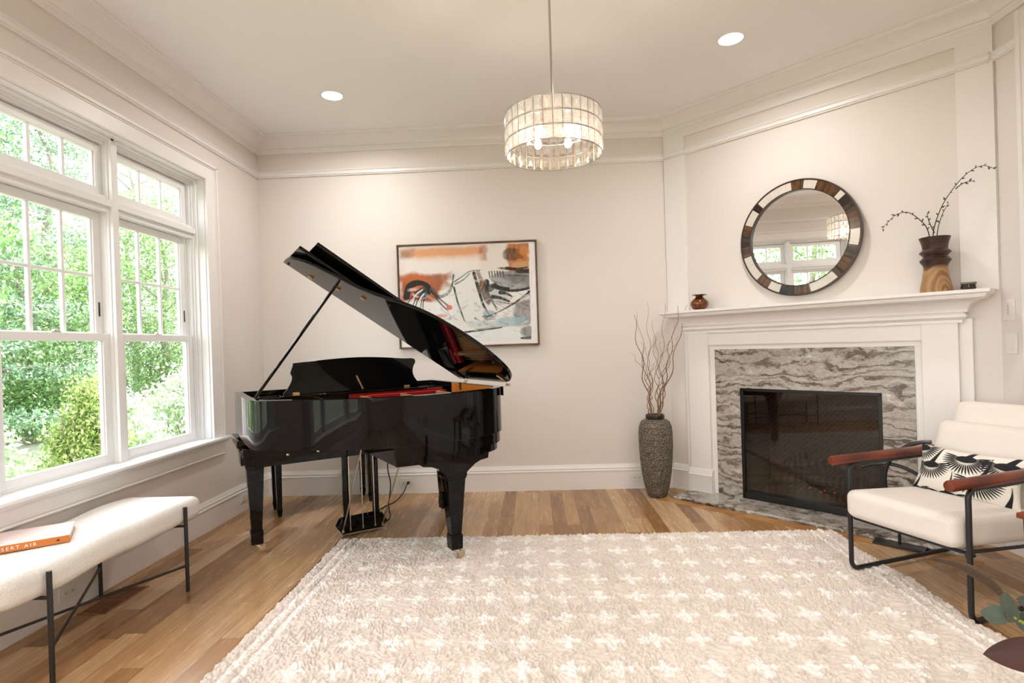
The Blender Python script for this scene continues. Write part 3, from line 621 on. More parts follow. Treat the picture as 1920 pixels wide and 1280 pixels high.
outlet('wall_outlet', 'white outlet low on the left wall seen under the bench', (.020, -2.08, .10), PI / 2)
cd = thing('power_cord', 'black power cord running from the piano down to the back wall outlet', 'cord', (1.23, -.045, .10))
def rel(pts, o): return [(p[0] - o[0], p[1] - o[1], p[2] - o[2]) for p in pts]
o_ = (1.23, -.045, .10)
pc = spline([(1.228, -.036, .098), (1.222, -.075, .085), (1.20, -.13, .03), (1.17, -.28, .006), (1.12, -.42, .006), (1.10, -.56, .006), (1.12, -.68, .006), (1.17, -.75, .006), (1.23, -.77, .008), (1.25, -.73, .02), (1.235, -.70, .10), (1.25, -.69, .25), (1.235, -.70, .38), (1.265, -.71, .55), (1.30, -.74, .64)], 8)
MB().tube(rel(pc, o_), .0042, 8).build('cable', M['rubber'], cd)
MB().lathe([(.012, -.0), (.013, .012), (.008, .028)], 12, (0, -.015, -.002), axis='y').build('plug', M['rubber'], cd, loc=(0, .024 - .0245, 0))
lc = spline([(1.05, -.79, .62), (1.03, -.80, .52), (1.07, -.80, .50), (1.08, -.79, .62)], 6)
oo = (1.14, -.73, 0); lp = [(1.20, -.76, .006), (1.15, -.80, .006), (1.11, -.78, .007), (1.10, -.73, .008), (1.14, -.70, .010), (1.19, -.72, .006), (1.23, -.75, .006), (1.20, -.80, .006), (1.14, -.79, .014), (1.12, -.74, .015)]
tag(MB().tube(spline(lp, 8), .004, 8).build('loose_cable', M['rubber']), 'black cable lying in loops on the floor by the pedal lyre', 'cable')
# ------------------------------------------------------------------ floor register
t = thing('floor_vent', 'oak slatted floor register under the white bench', 'floor vent', (.155, -1.955, 0))
g = MB().box(-.07, .07, -.155, -.148, .0, .004).box(-.07, .07, .148, .155, 0, .004).box(-.07, -.062, -.155, .155, 0, .004).box(.062, .07, -.155, .155, 0, .004).box(-.07, .07, -.006, .006, 0, .004); g.build('vent_frame', M['grille'], t, bevel=.001)
for s_ in (-1, 1):
    for k in range(9): y = s_ * (.013 + k * .0150 + .006); MB().box(-.062, .062, y - .0022, y + .0022, 0.0012, .004).build('slat', M['grille'], t)
MB().box(-.063, .063, -.149, .149, .0003, .0011).build('vent_well', M['black'], t)
# ------------------------------------------------------------------ rug
RX0, RX1, RY1, RY0 = 1.045, 4.135, -1.165, -3.62
def vnoise(x, y, sc, seed):
    r = np.random.RandomState(seed); G = r.rand(256, 256); x = x * sc; y = y * sc; xi = np.floor(x).astype(int); yi = np.floor(y).astype(int); fx = x - xi; fy = y - yi; fx = fx * fx * (3 - 2 * fx); fy = fy * fy * (3 - 2 * fy)
    g_ = lambda a, b: G[a % 256, b % 256]
    return (g_(xi, yi) * (1 - fx) + g_(xi + 1, yi) * fx) * (1 - fy) + (g_(xi, yi + 1) * (1 - fx) + g_(xi + 1, yi + 1) * fx) * fy
def white_mask(X, Y):
    wht = np.zeros_like(X); jit = (vnoise(X, Y, 26, 21) - .5) * .016; jit2 = (vnoise(X, Y, 26, 22) - .5) * .016
    gx = (X + jit - 1.37) / .1755; gy = (-1.262 - (Y + jit2)) / .196; ix = np.round(gx); iy = np.round(gy)
    ok = (ix >= 0) & (ix <= 14) & (iy >= 0) & (iy <= 11); dx = np.abs(gx - ix) * .1755; dy = np.abs(gy - iy) * .196
    wht = np.maximum(np.clip(1 - np.maximum(dx - .052, dy - .010) / .010, 0, 1), np.clip(1 - np.maximum(dx - .010, dy - .052) / .010, 0, 1)) * ok
    for c_ in (1.125, 1.185):
        for xx in (c_, RX0 + RX1 - c_): wht = np.maximum(wht, np.clip(1.6 - np.abs(X + jit * .4 - xx) / .010, 0, 1))
    return wht
c1 = np.array([.77, .685, .625]); c2 = np.array([.95, .93, .90])
nu, nv = 960, 760
ux, uy = np.meshgrid(np.linspace(0, 1, nu), np.linspace(0, 1, nv)); X = RX0 + (RX1 - RX0) * ux; Y = RY0 + (RY1 - RY0) * uy
wht = white_mask(X, Y)
# yarn ends: noise pulled along a slowly turning direction so the pile reads as short curled strands
wa, wb_ = vnoise(X, Y, 16, 1), vnoise(X, Y, 16, 12); w1 = vnoise(X + wa * .04, Y * .55 + wb_ * .05, 165, 2); w1b = vnoise(X * .60 + wb_ * .05, Y + wa * .05, 150, 6); w2 = vnoise(X, Y, 60, 3); w3 = vnoise(X, Y, 13, 8); mixm = np.clip((vnoise(X, Y, 6, 15) - .35) * 3, 0, 1)
ww = np.clip((w1 * (1 - mixm) + w1b * mixm - .18) / .62, 0, 1) ** .8
Z = .008 + .0125 * ww + .006 * w2 + .006 * w3
bord = np.minimum.reduce([X - RX0, RX1 - X, RY1 - Y, Y - RY0]); Z = np.where(bord < .010, Z * np.clip(bord / .010, .10, 1), Z)
for c_ in (1.105, 1.160): Z -= .008 * np.exp(-((X - c_) / .005) ** 2) + .008 * np.exp(-((RX0 + RX1 - X - c_) / .005) ** 2)
Z = np.maximum(Z, .002) + .002 * wht
edge = np.clip((ux - .93) / .07, 0, 1); Xd = X + (np.sin(Y * 9) * .012 + np.sin(Y * 23 + 1) * .006) * edge + (vnoise(Y, Y * 0 + 3, 110, 4) - .5) * .012 * ((ux > .996) | (ux < .004)); Yd = Y + (vnoise(X, X * 0 + 9, 110, 5) - .5) * .016 * (uy > .995)
tone = (.90 + .12 * w2 + .06 * w3)[..., None]; cc = np.clip((c1 + (c2 - c1) * (wht * .9)[..., None]) * tone, 0, 1).reshape(-1, 3)
rug = mesh_np('area_rug', np.stack([Xd, Yd, Z], -1).reshape(-1, 3) - np.array([2.59, -2.4, 0]), gridfaces(nu, nv), M['rug'], None, cc); rug.location = (2.59, -2.4, 0)
tag(rug, 'large cream shaggy wool rug with rows of white crosses and a striped border', 'rug')
# ------------------------------------------------------------------ boucle bench by the window
def cushion(sx, sy, sz, r, n=28, puff=0.0, wave=None):
    """rounded box as one mesh (half sizes)"""
    vs = {}; V = []; F = []
    lin_ = np.linspace(-1, 1, n)
    def vid(p):
        k = tuple(np.round(p, 5))
        if k not in vs: vs[k] = len(V); V.append(p)
        return vs[k]
    for ax in range(3):
        for sg in (-1, 1):
            for i in range(n - 1):
                for j in range(n - 1):
                    q = []
                    for (a, b) in ((i, j), (i + 1, j), (i + 1, j + 1), (i, j + 1)):
                        p = [0, 0, 0]; p[ax] = sg; p[(ax + 1) % 3] = lin_[a]; p[(ax + 2) % 3] = lin_[b]; q.append(vid(tuple(p)))
                    F.append(q if sg > 0 else q[::-1])
    V = np.array(V, float); h = np.array([sx, sy, sz]); P_ = V * h; lim = np.maximum(h - r, 0); inner = np.clip(P_, -lim, lim); d = P_ - inner; nn = np.linalg.norm(d, axis=1, keepdims=True); nn[nn == 0] = 1
    k = np.max(np.abs(d), axis=1, keepdims=True); P_ = inner + d / nn * k
    if puff: P_[:, 2] *= 1 + puff * (1 - V[:, 0] ** 2) * (1 - V[:, 1] ** 2)
    if wave is not None: P_ = wave(P_, V)
    return P_, np.array(F)
wb = thing('window_bench', 'white boucle upholstered bench with black metal legs beneath the window', 'bench', (.275, -2.27, 0))
def wv(P_, V): P_[:, 2] += .006 * np.cos(P_[:, 1] * 8.5) * (P_[:, 0] / .24) - .003 * np.sin(P_[:, 1] * 14); return P_
P_, F = cushion(.212, .575, .058, .040, 44, .08, wv); P_[:, 2] += .405; P_[:, 0] -= .020
mesh_np('seat_cushion', P_, F, M['boucle'], wb)
LG = [(.205, .403), (.210, -.419), (-.225, .355), (-.21, -.47)]
for x, y in LG:
    top_ = .440 if x > 0 else .40
    g = MB().tube([(x, y, 0.0), (x, y, top_)], .0095, 12).box(min(x, x * .6), max(x, x * .6), y - .008, y + .008, .336, .344) ; g.build('leg', M['black'], wb)
g = MB().tube([(LG[0][0], LG[0][1], .135), (LG[3][0], LG[3][1], .135)], .0065, 8).tube([(LG[1][0], LG[1][1], .150), (LG[2][0], LG[2][1], .150)], .0065, 8); g.build('cross_stretcher', M['black'], wb)
# book on it
bk = thing('hardcover_book', 'large orange hardcover book with a pink sky cover lying on the white bench', 'book', (.160, -2.457, .470), math.radians(36))
# local x along spine
MB().box(-.165, .165, -.115, .108, .0025, .0255).build('page_block', M['pages'], bk)
g = MB().box(-.168, .168, -.118, .118, .0255, .0285); g.build('front_cover', M['cover'], bk, bevel=.001)
g = MB().box(-.168, .168, -.118, .118, .0, .0025); g.build('back_cover', M['bookor'], bk, bevel=.001)
sp_ = MB().box(-.168, .168, -.1205, -.116, .0, .0285).build('spine', M['bookor'], bk, bevel=.001)
def text(s_, name, mat, parent, loc, rot, size, ext=.0004, align='CENTER', space=1.0):
    cu = bpy.data.curves.new(name, 'FONT'); cu.body = s_; cu.size = size; cu.extrude = ext; cu.align_x = align; cu.align_y = 'CENTER'; cu.space_character = space
    o = bpy.data.objects.new(name, cu); C.objects.link(o); dg = bpy.context.evaluated_depsgraph_get(); me = bpy.data.meshes.new_from_object(o.evaluated_get(dg)); bpy.data.objects.remove(o)
    me.materials.clear(); me.materials.append(mat); o = bpy.data.objects.new(name, me); C.objects.link(o); o.parent = parent; o.location = loc; o.rotation_euler = rot; return o
text('DESERT AIR', 'spine_title', M['letter'], sp_, (.062, -.1207, .0140), (PI / 2, 0, 0), .0188, align='RIGHT', space=1.5)
MB().prism([(-.006, 0), (.006, -.006), (.006, .006)], 0, .0005, lambda x, y, t: (.128 + x, -.1205 - t, .0145 + y)).build('spine_emblem', M['dletter'], sp_)
# ------------------------------------------------------------------ tall stone vase with twigs
va = thing('floor_vase', 'tall dark textured stone vase on the floor beside the fireplace', 'vase', (3.262, -.262, 0))
pr = [(.0, .0), (.062, 0), (.075, .012), (.095, .08), (.114, .18), (.126, .30), (.131, .40), (.131, .50), (.126, .555), (.112, .590), (.090, .606), (.070, .611), (.068, .618), (.070, .640), (.066, .646), (.058, .645), (.056, .60), (.056, .5), (.0, .5)]
MB().lathe(pr, 56, cap=False).build('vase_body', M['stone'], va, smooth=50)
MB().lathe([(.0705, .613), (.0725, .618), (.0735, .640), (.068, .6475), (.060, .6475), (.058, .62)], 48, cap=False).build('vase_neck', plain('dark_glaze', (.02, .014, .012), .4), va)
tops = [(1187, 590, 1), (1195, 583, 2), (1213, 567, 3), (1224, 600, 4), (1246, 568, 5), (1262, 610, 6), (1274, 573, 7), (1288, 572, 8), (1232, 625, 9), (1240, 640, 10), (1212, 650, 11), (1256, 640, 12), (1202, 640, 13), (1222, 690, 14)]
CAM = Vector((2.32280, -4.69586, 1.22804)); cf = Vector((-.03907271, .9992279, -.00411439)); cr = Vector((.99872802, .03892118, -.03205435)); cu_ = Vector((.03186946, .00536161, .99947766)); FPX = 1042.92; CYP = 651.455
tw = thing('willow_branches', 'bare curly willow branches standing in the tall stone vase', 'branches', (3.262, -.262, .50))
for i, (px, py, sd) in enumerate(tops):
    r = random.Random(sd * 13); d = cf + cr * ((px - 960) / FPX) - cu_ * ((py - CYP) / FPX)
    yy = -.262 + r.uniform(-.10, .10); tt = (yy - CAM.y) / d.y; P1 = CAM + d * tt - Vector((3.262, -.262, .50))
    a = r.uniform(0, 2 * PI); P0 = Vector((.03 * math.cos(a), .03 * math.sin(a), .0)); Pm = Vector((.045 * (1 if P1.x > 0 else -1) * r.uniform(.3, 1), .03 * math.sin(a), .155))
    pts = [P0, Pm]; ph = r.uniform(0, 6); fq = r.uniform(2.4, 3.6); am = .020
    for k in range(1, 15):
        u = k / 14; q = Pm.lerp(P1, u) + Vector((math.sin(ph + u * fq * 6.28), math.cos(ph * 1.7 + u * fq * 5.2), 0)) * am * (1 - .35 * u) * min(1, u * 5) + Vector((P1.x * .0, 0, 0)); pts.append(q)
    pts = spline([tuple(p) for p in pts], 4); n_ = len(pts); g = MB().tube(pts, [.0046 * (1 - .72 * k / n_) * (1.25 if i in (6, 7, 0) else .8) for k in range(n_)], 6)
    if i % 2 == 0:
        k0 = int(n_ * r.uniform(.45, .6)); b0_ = Vector(pts[k0]); b1_ = b0_ + Vector((r.choice((-1, 1)) * r.uniform(.05, .09), r.uniform(-.04, .04), r.uniform(.12, .2)))
        q = [b0_.lerp(b1_, u / 6) + Vector((math.sin(u * 1.9 + ph) * .010, 0, 0)) * min(1, u) for u in range(7)]; g.tube(spline([tuple(p) for p in q], 3), [.0022 - .0013 * k / 18 for k in range(19)], 5)
    g.build('branch', M['twig'], tw)
# ------------------------------------------------------------------ painting
def bil(A, x, y): return A
PW, PH = 1.182, .880; pu, pv = 420, 312
U, Vv = np.meshgrid(np.linspace(0, 1, pu), np.linspace(0, 1, pv))   # Vv 0 = top
img = np.ones((pv, pu, 3)) * np.array(lin((.90, .885, .87)))
def fbm(sx, sy, seed): 
    t_ = 0
    for k in range(4): t_ = t_ + vnoise(U, Vv, 1, 0) * 0 + vnoise(U * sx * 2 ** k, Vv * sy * 2 ** k, 1, seed + k) / 2 ** (k + 1)
    return t_ / .9375
NB = fbm(4, 14, 40); NA = fbm(10, 8, 50); NF = fbm(60, 16, 60)
def blend(mask, colr, a=1.0):
    global img
    mk = np.clip(mask * a, 0, 1)[..., None]; img = img * (1 - mk) + np.array(lin(colr)) * mk
def region(x0, x1, y0, y1, colr, a=1.0, soft=.02, nz=.06):
    d = np.minimum.reduce([U - x0, x1 - U, Vv - y0, y1 - Vv]) + (NA - .5) * nz; blend(np.clip(d / soft + .5, 0, 1) * (.78 + .35 * NF), colr, a)
def ell(cx, cy, rx, ry, colr, a=1.0, rot=0, soft=.25, nz=.8):
    c, s = math.cos(rot), math.sin(rot); dx = (U - cx) * 1.34; dy = Vv - cy; x = (c * dx + s * dy) / (rx * 1.34); y = (-s * dx + c * dy) / ry; d = 1 - np.sqrt(x * x + y * y) + (NA - .5) * nz; blend(np.clip(d / soft, 0, 1) * (.6 + .5 * NF), colr, a)
def stroke(pts, w, colr, a=1.0, dry=.35, s=6):
    pts = spline(pts, s); D = np.full(U.shape, 9.); Tt = np.zeros(U.shape); n_ = len(pts) - 1
    for i in range(n_):
        ax, ay = pts[i][0] * 1.34, pts[i][1]; bx_, by_ = pts[i + 1][0] * 1.34, pts[i + 1][1]; dx, dy = bx_ - ax, by_ - ay; L2 = dx * dx + dy * dy + 1e-12
        t_ = np.clip(((U * 1.34 - ax) * dx + (Vv - ay) * dy) / L2, 0, 1); d = np.hypot(U * 1.34 - ax - t_ * dx, Vv - ay - t_ * dy); m_ = d < D; D = np.where(m_, d, D); Tt = np.where(m_, (i + t_) / n_, Tt)
    wd = w * (1 - .55 * Tt) * (1 + (NA - .5) * .7); wd = wd * 1.2; blend(np.clip((wd - D) / .003 + .5, 0, 1) * np.clip(1.2 - dry * (1 - NF) * 2.0, 0, 1), colr, a)
region(0, 1, 0, .34, (.86, .82, .78), .7); region(.0, .62, .03, .12, (.80, .55, .36), .85, .04); region(.12, .6, .04, .16, (.86, .62, .42), .7, .05); region(.0, .10, .04, .13, (.45, .36, .28), .6, .05); region(.60, .64, .02, .16, (.62, .32, .20), .6)
region(.05, .6, .12, .30, (.91, .89, .87), .7, .05)
region(.80, .965, .0, .30, (.72, .42, .12), 1, .02); ell(.84, .12, .08, .07, (.24, .19, .14), .9); ell(.93, .10, .07, .04, (.80, .50, .18), .8); ell(.91, .23, .10, .05, (.78, .62, .46), .9); ell(.95, .29, .08, .028, (.07, .05, .04), 1); ell(.82, .26, .10, .018, (.06, .06, .06), .95, .1)
region(.0, .30, .30, .56, (.66, .30, .10), 1, .03, .10); region(.0, .36, .28, .36, (.72, .38, .16), .9, .04, .1); ell(.30, .40, .10, .06, (.62, .36, .20), .8); region(.22, .42, .29, .34, (.45, .38, .33), .5, .05)
ell(.40, .55, .16, .16, (.91, .90, .90), .95); region(.40, .66, .26, .78, (.87, .87, .86), .9, .04, .05); region(.0, .36, .60, 1, (.90, .90, .91), .95, .05, .12)
for k in range(7): stroke([(.17 + k * .006, .42 + .01 * k), (.10 + k * .012, .48 + .012 * k), (.03 + k * .022, .62 + .02 * k)], .0075, [(.05, .06, .06), (.85, .86, .85), (.16, .33, .36)][k % 3], 1, .2)
stroke([(.05, .50), (.07, .40), (.14, .365), (.21, .40), (.215, .47)], .030, (.04, .045, .045), 1, .15); ell(.20, .43, .035, .06, (.04, .05, .05), 1, 0, .3, .3)
for k in range(5): stroke([(.235, .45), (.27 + k * .004, .52 + k * .012), (.33 + k * .006, .62 + k * .01)], .004, (.09, .07, .06), .9)
stroke([(.24, .44), (.29, .51), (.36, .47), (.39, .38)], .020, (.20, .30, .32), .9, .4); stroke([(.23, .45), (.30, .54), (.35, .60)], .011, (.22, .13, .09), 1, .3); ell(.36, .62, .022, .025, (.82, .38, .20), 1); ell(.30, .70, .05, .02, (.80, .48, .30), .7)
stroke([(.40, .42), (.42, .55), (.45, .68), (.47, .76)], .008, (.16, .17, .18), 1); stroke([(.40, .30), (.39, .40), (.41, .46)], .007, (.12, .12, .12), .9); stroke([(.40, .37), (.46, .32), (.52, .27), (.60, .26)], .006, (.14, .15, .15), .9); stroke([(.41, .39), (.47, .35), (.52, .29)], .008, (.25, .28, .29), .8)
stroke([(.55, .29), (.58, .45), (.61, .60), (.65, .70)], .014, (.10, .11, .12), 1, .25); stroke([(.58, .28), (.62, .42), (.67, .55), (.71, .66)], .018, (.30, .38, .42), .9, .4); ell(.625, .48, .030, .14, (.30, .20, .15), 1, -.32); stroke([(.58, .30), (.61, .38), (.59, .46)], .010, (.70, .45, .30), .8)
ell(.73, .50, .07, .12, (.62, .66, .68), .7); ell(.66, .70, .07, .05, (.50, .64, .70), .8); stroke([(.64, .38), (.66, .46), (.70, .42)], .022, (.05, .05, .05), 1)
ell(.84, .37, .17, .095, (.50, .50, .50), 1, .12, .12, .3); stroke([(.68, .34), (.80, .38), (.98, .39)], .022, (.66, .66, .66), .9, .6); stroke([(.68, .42), (.82, .475), (.98, .45)], .016, (.07, .065, .06), 1, .2)
for k in range(6): stroke([(.66 + k * .02, .28), (.665 + k * .02, .34)], .006, (.06, .06, .06), .9)
for (a, b) in (((.74, .44), (.80, .46)), ((.74, .49), (.82, .53)), ((.68, .53), (.80, .58))): stroke([a, ((a[0] + b[0]) / 2, (a[1] + b[1]) / 2 - .01), b], .016, (.06, .055, .05), 1, .3)
stroke([(.98, .46), (.86, .58), (.72, .68), (.62, .73)], .009, (.08, .07, .07), 1)
for k in range(9): x = .64 + k * .03; stroke([(x, .55 + .01 * k), (x + .10, .66 - .012 * k)], .0028, (.10, .09, .09), .9)
for k in range(4): stroke([(.60 + .01 * k, .72 + .012 * k), (.70, .70 + .016 * k)], .005, (.07, .07, .07), .9)
stroke([(.94, .48), (.97, .62), (.96, .70)], .004, (.10, .1, .1), 1)
ell(.91, .70, .09, .17, (.52, .51, .51), 1, .5, .3, .6); ell(.80, .78, .14, .06, (.60, .72, .76), .9); ell(.62, .80, .14, .05, (.72, .79, .81), .8); region(.40, .98, .84, .95, (.87, .90, .91), .9, .05)
stroke([(.44, .875), (.58, .855), (.74, .835)], .010, (.07, .08, .08), 1, .2); stroke([(.55, .85), (.66, .835), (.76, .825)], .009, (.50, .56, .36), .9, .5); ell(.93, .88, .07, .06, (.30, .31, .30), .8); ell(.93, .945, .07, .016, (.05, .04, .04), 1)
rp = random.Random(5)
for k in range(70):
    x, y = rp.uniform(.04, .95), rp.uniform(.34, .93); a = rp.uniform(-.9, .9); L = rp.uniform(.02, .09); gcol = rp.choice([(.80, .82, .83), (.92, .92, .91), (.70, .73, .75), (.62, .63, .63), (.85, .80, .76), (.30, .31, .32), (.55, .66, .70)]); stroke([(x, y), (x + L * .5, y + a * L * .6 + .004), (x + L, y + a * L)], rp.uniform(.003, .014), gcol, .7, .7, 3)
ell(.86, .36, .13, .06, (.38, .38, .38), .8, .1, .4, .9); stroke([(.78, .32), (.90, .33), (.99, .35)], .008, (.20, .20, .20), .9, .6); ell(.88, .14, .05, .03, (.55, .30, .08), 1, .3); ell(.90, .29, .06, .02, (.16, .08, .03), 1)
for k in range(26): x, y = rp.uniform(.60, .93), rp.uniform(.42, .80); L = rp.uniform(.03, .10); a = rp.choice((1.1, -.9, .5)); stroke([(x, y), (x + L, y + a * L * .8)], rp.uniform(.0012, .0026), (.10, .10, .10), .85, .5, 2)
stroke([(.70, .41), (.74, .44), (.80, .45)], .014, (.05, .045, .04), 1, .3); stroke([(.79, .25), (.86, .262), (.94, .25)], .012, (.07, .06, .055), 1, .4)
region(.955, 1.2, -.1, 1.1, (.92, .91, .91), 1, .006, .02); region(-.1, 1.1, .975, 1.2, (.92, .91, .91), 1, .006, .02); region(-.1, 1.1, -.2, .012, (.90, .89, .88), 1, .006, .02)
pt = thing('framed_painting', 'abstract painting of orange, white, grey and black strokes in a thin walnut frame', 'painting', (1.783, -.001, 1.665))
V = np.stack([(U - .5) * (PW - .03), np.full(U.shape, -.030) - .002 * NF, (.5 - Vv) * (PH - .03)], -1).reshape(-1, 3)
mesh_np('canvas', V, gridfaces(pu, pv)[:, ::-1], M['paint'], pt, np.clip(img.reshape(-1, 3), 0, 1))
MB().box(-PW / 2 + .02, PW / 2 - .02, -.029, 0, -PH / 2 + .02, PH / 2 - .02).build('canvas_back', M['pages'], pt)
a, b, k = PW / 2, PH / 2, .012
MB().box(-a, -a + k, -.042, 0, -b, b).box(a - k, a, -.042, 0, -b, b).box(-a + k, a - k, -.042, 0, b - k, b).box(-a + k, a - k, -.042, 0, -b, -b + k).build('picture_frame', M['walnut'], pt, bevel=.001)
# ------------------------------------------------------------------ round mirror
MS, MZ, MR = 1.044, 1.909, .400
mi = thing('round_mirror', 'large round mirror with a brown and white horn inlay frame above the mantel', 'mirror', hp(MS, .012, MZ), 0, rot=(math.radians(.8), 0, -PI / 4 - math.radians(1.5)))
inl = [(-42, -4, 'w'), (-4, 9, 'b'), (9, 22, 'w'), (22, 40, 'b'), (40, 47, 'b'), (47, 53, 'w'), (53, 72, 'd'), (72, 90, 'b'), (90, 106, 'w'), (106, 120, 'd'), (120, 132, 'b'), (132, 140, 'd'), (140, 168, 'w'), (168, 184, 'b'), (184, 200, 'd'), (200, 213, 'w'), (213, 228, 'b'), (228, 256, 'w'), (256, 268, 'b'), (268, 281, 'd'), (281, 293, 'b'), (293, 310, 'w'), (310, 318, 'd')]
ro, ri = MR - .010, MR - .068
for (a0_, a1_, cc) in inl:
    n1, n2 = max(4, int((a1_ - a0_) * 1.2)), 10; A, Rr_ = np.meshgrid(np.radians(np.linspace(a0_, a1_, n1)), np.linspace(ri, ro, n2))
    x = Rr_ * np.sin(A); z = Rr_ * np.cos(A); st = vnoise(A * 40 + a0_, Rr_ * 12, 1, 31); s2 = vnoise(A * 9 + a0_, Rr_ * 30, 1, 33)
    if cc == 'w': co = np.array([.66, .62, .56]) * (.9 + .14 * st[..., None])
    elif cc == 'b': m_ = np.clip(st * 1.1 - .15 + s2 * .3, 0, 1)[..., None]; co = np.array([.016, .007, .004]) * (1 - m_) + np.array([.15, .065, .022]) * m_
    else: m_ = np.clip(st * 1.3 - .75 + s2 * .3, 0, 1)[..., None]; co = np.array([.012, .008, .006]) * (1 - m_) + np.array([.12, .06, .025]) * m_
    V = np.stack([x, np.full(x.shape, -.030), z], -1).reshape(-1, 3); mesh_np('inlay_piece', V, gridfaces(n1, n2), M['shell'], mi, co.reshape(-1, 3), smooth=False)
MB().lathe([(MR - .074, -.012), (MR - .074, -.0315), (MR - .067, -.0315), (MR - .067, -.0285), (MR - .011, -.0285), (MR - .011, -.0315), (MR, -.0315), (MR, 0)], 96, axis='y', cap=False).build('mirror_frame', plain('mahogany_edge', (.035, .012, .008), .3), mi, smooth=30)
MB().lathe([(0, -.0125), (MR - .07, -.0125), (MR - .07, -.002), (0, -.002)], 96, axis='y', cap=False).build('mirror_glass', M['mirror'], mi, smooth=30)
# ------------------------------------------------------------------ things on the mantel (top z 1.455)
MZT = 1.4555
jp = hp(.345, .12, MZT)
MB_ = MB().lathe([(0, 0), (.030, 0), (.055, .012), (.068, .038), (.066, .062), (.050, .082), (.030, .094), (.026, .104), (.040, .110), (.058, .114), (.058, .118), (.030, .117), (.022, .108), (.022, .09), (0, .06)], 40, cap=False)
o = MB_.build('amber_jar', M['amber'], smooth=60); o.location = jp; tag(o, 'round amber glazed jar with a flared rim on the left end of the mantel', 'jar')
vp = hp(1.826, .12, MZT)
vz = MB().lathe([(0, 0), (.078, 0), (.076, .03), (.064, .09), (.057, .145), (.060, .158), (.075, .182), (.076, .186), (.058, .206), (.058, .210), (.075, .228), (.076, .232), (.060, .250), (.064, .28), (.076, .318), (.072, .318), (.058, .28), (.05, .25), (0, .2)], 40, cap=False).build('wooden_vase', M['twotone'], smooth=30)
vz.location = vp; tag(vz, 'dark and light wooden vase with two ridged rings on the right of the mantel', 'vase')
bo_ = thing('small_bowl', 'small dark bronze lidded dish at the right end of the mantel', 'dish', hp(1.972, .12, MZT), -PI / 4)
MB().lathe([(0, 0), (.026, 0), (.036, .010), (.033, .026), (.030, .034), (0, .034)], 24, cap=False).build('dish_body', M['ceramic'], bo_)
MB().box(-.034, .036, -.012, .012, .032, .044).build('dish_lid', plain('bronze_lid', (.12, .085, .05), .3, .7), bo_, bevel=.003)
# leafy branch in the wooden vase
br = thing('leafy_branch', 'two arching budding branches with small olive leaves in the wooden vase', 'branch', hp(1.826, .12, MZT + .20), -PI / 4)
def bpt(s_, z, o=.0): return (s_ - 1.826, -(o), z - (MZT + .20))
stems = [[(1.832, 1.66), (1.822, 1.78), (1.840, 1.87), (1.880, 1.975), (1.945, 2.075), (2.000, 2.125), (2.05, 2.135), (2.10, 2.10)], [(1.818, 1.66), (1.80, 1.81), (1.765, 1.88), (1.70, 1.945), (1.64, 1.945), (1.60, 1.91), (1.572, 1.872)], [(1.835, 1.66), (1.84, 1.80), (1.862, 1.90), (1.89, 1.96)], [(1.826, 1.80), (1.80, 1.87), (1.79, 1.92)], [(1.925, 2.035), (1.96, 2.06), (2.007, 2.062)]]
gl = MB(); gs = MB()
for si, st in enumerate(stems):
    pts = spline([bpt(a, b, .02 * math.sin(i * .9 + si)) for i, (a, b) in enumerate(st)], 8); gs.tube(pts, [.0032 - .0018 * k / len(pts) for k in range(len(pts))], 6)
    for k in range(6, len(pts), 3):
        if si in (0, 2) and k < 12: continue
        p = Vector(pts[k]); tdir = (Vector(pts[k]) - Vector(pts[k - 1])).normalized(); sd = 1 if (k // 3) % 2 else -1; n_ = Vector((tdir.z, 0, -tdir.x)) * sd
        d = (tdir * .8 + n_ * .75 + Vector((0, random.uniform(-.5, .5), 0))).normalized(); ln = random.uniform(.014, .026); w_ = d.cross(Vector((random.uniform(-.4, .4), 1, random.uniform(-.4, .4)))).normalized() * ln * .22; th = d.cross(w_).normalized() * .0022
        gl.add([p, p + d * ln * .45 + w_, p + d * ln, p + d * ln * .45 - w_, p + d * ln * .45 + th, p + d * ln * .45 - th], [(0, 1, 4), (1, 2, 4), (2, 3, 4), (3, 0, 4), (1, 0, 5), (2, 1, 5), (3, 2, 5), (0, 3, 5)])
gs.build('stems', M['budstem'], br); tag(gl.build('leaves', M['budleaf'], br), kind='stuff')
# ------------------------------------------------------------------ wall plates on the right wall
def rplate(name, label, y, z, paddle):
    t = thing(name, label, 'switch', (W, y, z), -PI / 2)
    MB().box(-.036, .036, -.007, 0, -.058, .058).build('cover_plate', M['plastic'], t, bevel=.003)
    if paddle: MB().box(-.0165, .0165, -.011, -.006, -.034, .034).build('switch_paddle', M['plastic'], t, bevel=.002)
    else:
        MB().box(-.018, .018, -.010, -.006, -.036, .036).build('button_panel', M['plastic'], t, bevel=.002)
        for k in range(5): MB().box(-.004, .004, -.0112, -.0098, -.026 + k * .012, -.022 + k * .012).build('button', plain('grey_button', (.3, .28, .26), .5), t)
rplate('wall_control', 'white wall control with tiny buttons, just right of the mantel end', -1.538, 1.335, False)
rplate('light_switch', 'white rocker light switch below the wall control', -1.550, 1.150, True)
# ------------------------------------------------------------------ armchair
FL = Vector((3.915, -1.785)); CA = math.radians(20.376)
ac = thing('armchair', 'cream linen armchair with black tube frame and dark red wooden arms', 'armchair', (FL.x, FL.y, .0), CA)
